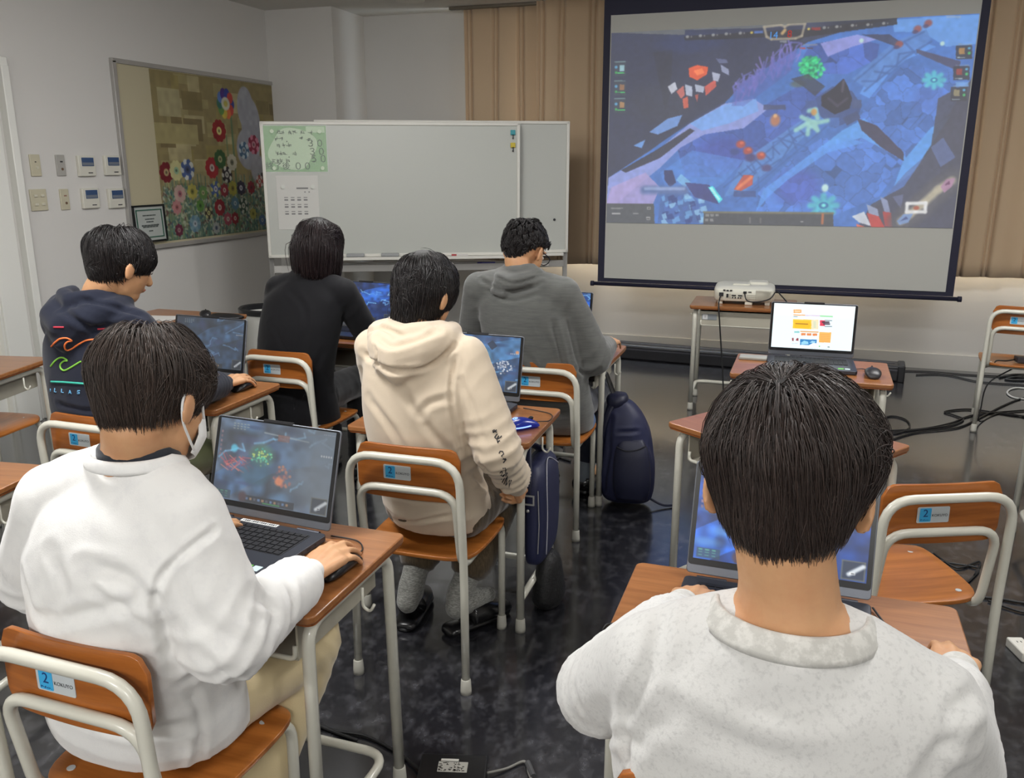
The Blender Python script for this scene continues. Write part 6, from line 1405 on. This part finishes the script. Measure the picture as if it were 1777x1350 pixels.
# socks and shoes
sock = fabric('grey_marl_sock', (160, 160, 154), noise=(14, (112, 112, 108), .4, .6, (6, 6, 30))); blkshoe = mat('black_slipper', (17, 17, 19), .28, coat=.3); sole = mat('dark_sole', (28, 28, 30), .6)
def footwear(p, tips, sockm=None, shoem=blkshoe, up=.10, slip=False):
    for i in (0, 1):
        an = p['an'][i]; F_, X_ = p['F'], p['X']; heel = an - F_*.03 + np.array([0,0,-.045]); fd = np.array(tips[i], float) if tips else F_*.13
        b = MB()
        if sockm:
            sh_dir = p['kn'][i]-an; sh_dir /= np.linalg.norm(sh_dir)
            b.chain([an+sh_dir*up, an+sh_dir*.03, an], [.045,.043,.044]); b.chain([an, heel], [.043,.038]); b.chain([heel, heel+fd*.6+[0,0,.006], heel+fd*1.15], [.038,.039,.028])
            remeshed('sock', b, .006, 3, sockm, p['t'], post=Cloth(21+i, .0025, 26))
        g0 = np.array([heel[0], heel[1], 0]); f2 = np.array([fd[0], fd[1], 0]); f2 /= np.linalg.norm(f2); s2 = np.array([f2[1], -f2[0], 0]); zt = heel[2]-.038
        b = MB(); z0 = .004
        b.loft([(g0 - f2*.045 + [0,0,z0+.012], s2*.025, f2*.0+np.array([0,0,.012])), (g0-f2*.02+[0,0,z0+.016], s2*.040, np.array([0,0,.016])), (g0+f2*.08+[0,0,z0+.014], s2*.046, np.array([0,0,.014])), (g0+f2*.17+[0,0,z0+.012], s2*.048, np.array([0,0,.012])), (g0+f2*.215+[0,0,z0+.010], s2*.025, np.array([0,0,.010]))], 24, 4)
        so = b.build('shoe', shoem, p['t'], smooth=True)
        b = MB(); lo = .045 if slip else -.03
        b.loft([(g0+f2*lo+[0,0,z0+.046], s2*.050, np.array([0,0,.038])), (g0+f2*(lo+.05)+[0,0,z0+.046], s2*.052, np.array([0,0,.040])), (g0+f2*.15+[0,0,z0+.036], s2*.050, np.array([0,0,.030])), (g0+f2*.218+[0,0,z0+.022], s2*.026, np.array([0,0,.016]))], 24, 4); b.build('shoe_upper', shoem, so, smooth=True)
footwear(PC, [(-.02,.11,0),(.06,.10,0)], sock, up=.11, slip=True)
footwear(PG, None, fabric('pale_sock', (120,128,136)), up=.08)
for p_ in (PA, PR, PN, PB): footwear(p_, None, fabric('dark_sock', (40,40,44)), up=.07)
# ================================================================== BAGS
navy_cloth = mat('navy_nylon', (30, 34, 66), .55, bump=(500, .3, .001)); navy2 = mat('navy_nylon_dark', (22, 25, 50), .5, bump=(300,.3,.001)); zipm = mat('zip_silver', (176,176,176), .35, metal=.6)
t = thing('backpack', 'navy backpack hanging from the grey pullover sitter\'s desk and touching the floor', 'backpack', (-.690, 3.70, 0), .10)
b = MB(); X = lambda w: (w*.95, 0, 0)
b.loft([((.01,.0,.015),X(.07),(0,.05,0)), ((.005,0,.04),X(.115),(0,.085,0)), ((0,0,.14),X(.130),(0,.10,0)), ((-.005,0,.28),X(.122),(0,.095,0)), ((-.02,0,.40),X(.098),(0,.08,0)), ((-.04,0,.47),X(.060),(0,.05,0)), ((-.05,0,.49),X(.03),(0,.03,0))], 32, 5, 2.6)
bo = remeshed('body', b, .008, 3, navy_cloth, t, post=Cloth(31, .005, 9).crease([(-.09,-.07,.08),(-.08,-.09,.25),(-.07,-.06,.42)], .010, .008).crease([(.10,-.04,.08),(.10,-.04,.30)], .010, .006).crease([(-.04,-.09,.36),(.06,-.08,.37)], .008, .006))
b = MB(); b.loft([((.03,-.085,.05),(.07,0,0),(0,.03,0)), ((.03,-.095,.14),(.085,0,0),(0,.035,0)), ((.025,-.088,.27),(.075,0,0),(0,.03,0)), ((.02,-.07,.33),(.05,0,0),(0,.02,0))], 24, 4, 3); b.build('front_pocket', navy2, t, smooth=True)
b = MB(); b.tube(spline([(-.04,-.112,.30),(.0,-.122,.288),(.05,-.118,.295),(.085,-.10,.31)]), .0028, 6); b.build('zip', mat('zip_dark', (14,14,24), .4), t, smooth=True)
b = MB(); b.tube(spline([(-.115,-.03,.10),(-.125,-.05,.25),(-.10,-.06,.40),(-.07,-.04,.48)]), .018, 8, flat=.5); b.build('shoulder_strap', navy2, t, smooth=True)
b = MB(); b.tube(spline([(-.055,0,.48),(-.085,.01,.53),(-.110,.02,.60),(-.100,.03,.575),(-.07,.03,.50)]), .012, 8, flat=.5); b.build('carry_strap', blk, t, smooth=True)
b = MB(); b.loft([((-.06,0,.44),(.03,0,0),(0,.05,0)), ((-.055,0,.49),(.05,0,0),(0,.06,0)), ((-.05,0,.515),(.035,0,0),(0,.04,0))], 20, 3); b.build('top_flap', navy2, t, smooth=True)
b = MB(); b.tube(spline([(.10,-.02,.04),(.17,-.03,.012),(.235,0,.008)]), .005, 6); b.build('loose_strap', navy2, t, smooth=True)
t = thing('shoulder_bag', 'navy shoulder bag with pale piping hanging from the cream hoodie sitter\'s desk', 'bag', (-.795, 2.66, 0), .05)
b = MB(); Yv = (0, .115, 0)
b.loft([((.005,0,.205),(.020,0,0),(0,.10,0)), ((.008,0,.225),(.036,0,0),(0,.135,0)), ((.010,0,.36),(.042,0,0),(0,.14,0)), ((.008,0,.50),(.036,0,0),(0,.135,0)), ((-.002,0,.545),(.022,0,0),(0,.10,0))], 32, 5, 3.2); b.build('body', navy_cloth, t, smooth=True)
b = MB(); b.tube(spline([(.048,-.095,.24),(.053,-.105,.38),(.046,-.09,.50),(.028,0,.548),(.042,.10,.50)]), .0018, 6); b.build('piping', mat('piping_pale', (176,176,184), .5), t, smooth=True)
b = MB(); b.tube([(.030,-.142,.26),(.034,-.144,.36),(.028,-.138,.48)], .0018, 6); b.build('zip', zipm, t, smooth='auto')
b = MB(); b.tube(spline([(-.004,-.125,.40),(-.006,-.132,.47),(-.01,-.12,.53),(-.03,-.05,.60),(-.02,.06,.56),(0,.12,.50)]), .016, 8, flat=.35); st = b.build('strap', navy2, t, smooth=True)
b = MB()
for c, d in (((-.006,-.143,.462),(.044,.005,.005)), ((-.006,-.143,.432),(.044,.005,.005)), ((-.027,-.143,.447),(.005,.005,.034)), ((.015,-.143,.447),(.005,.005,.034))): b.box(c, d)
b.build('buckle', zipm, st); b = MB(); b.ell((-.004,-.146,.410), (.006,.004,.006)); b.build('stud', zipm, st, smooth=True)
t = thing('drawstring_pouch', 'black soft pouch slumped under the cream hoodie sitter\'s desk', 'bag', (-.765, 2.66, 0))
b = MB(); b.loft([((0,.02,.008),(.045,0,0),(0,.07,0)), ((0,.02,.04),(.055,0,0),(0,.09,0)), ((0,.02,.11),(.045,0,0),(0,.08,0)), ((0,.02,.17),(.035,0,0),(0,.06,0)), ((0,.02,.198),(.012,0,0),(0,.03,0))], 24, 4); b.build('body', mat('pouch_black', (16,16,18), .6, bump=(90,.5,.006)), t, smooth=True)
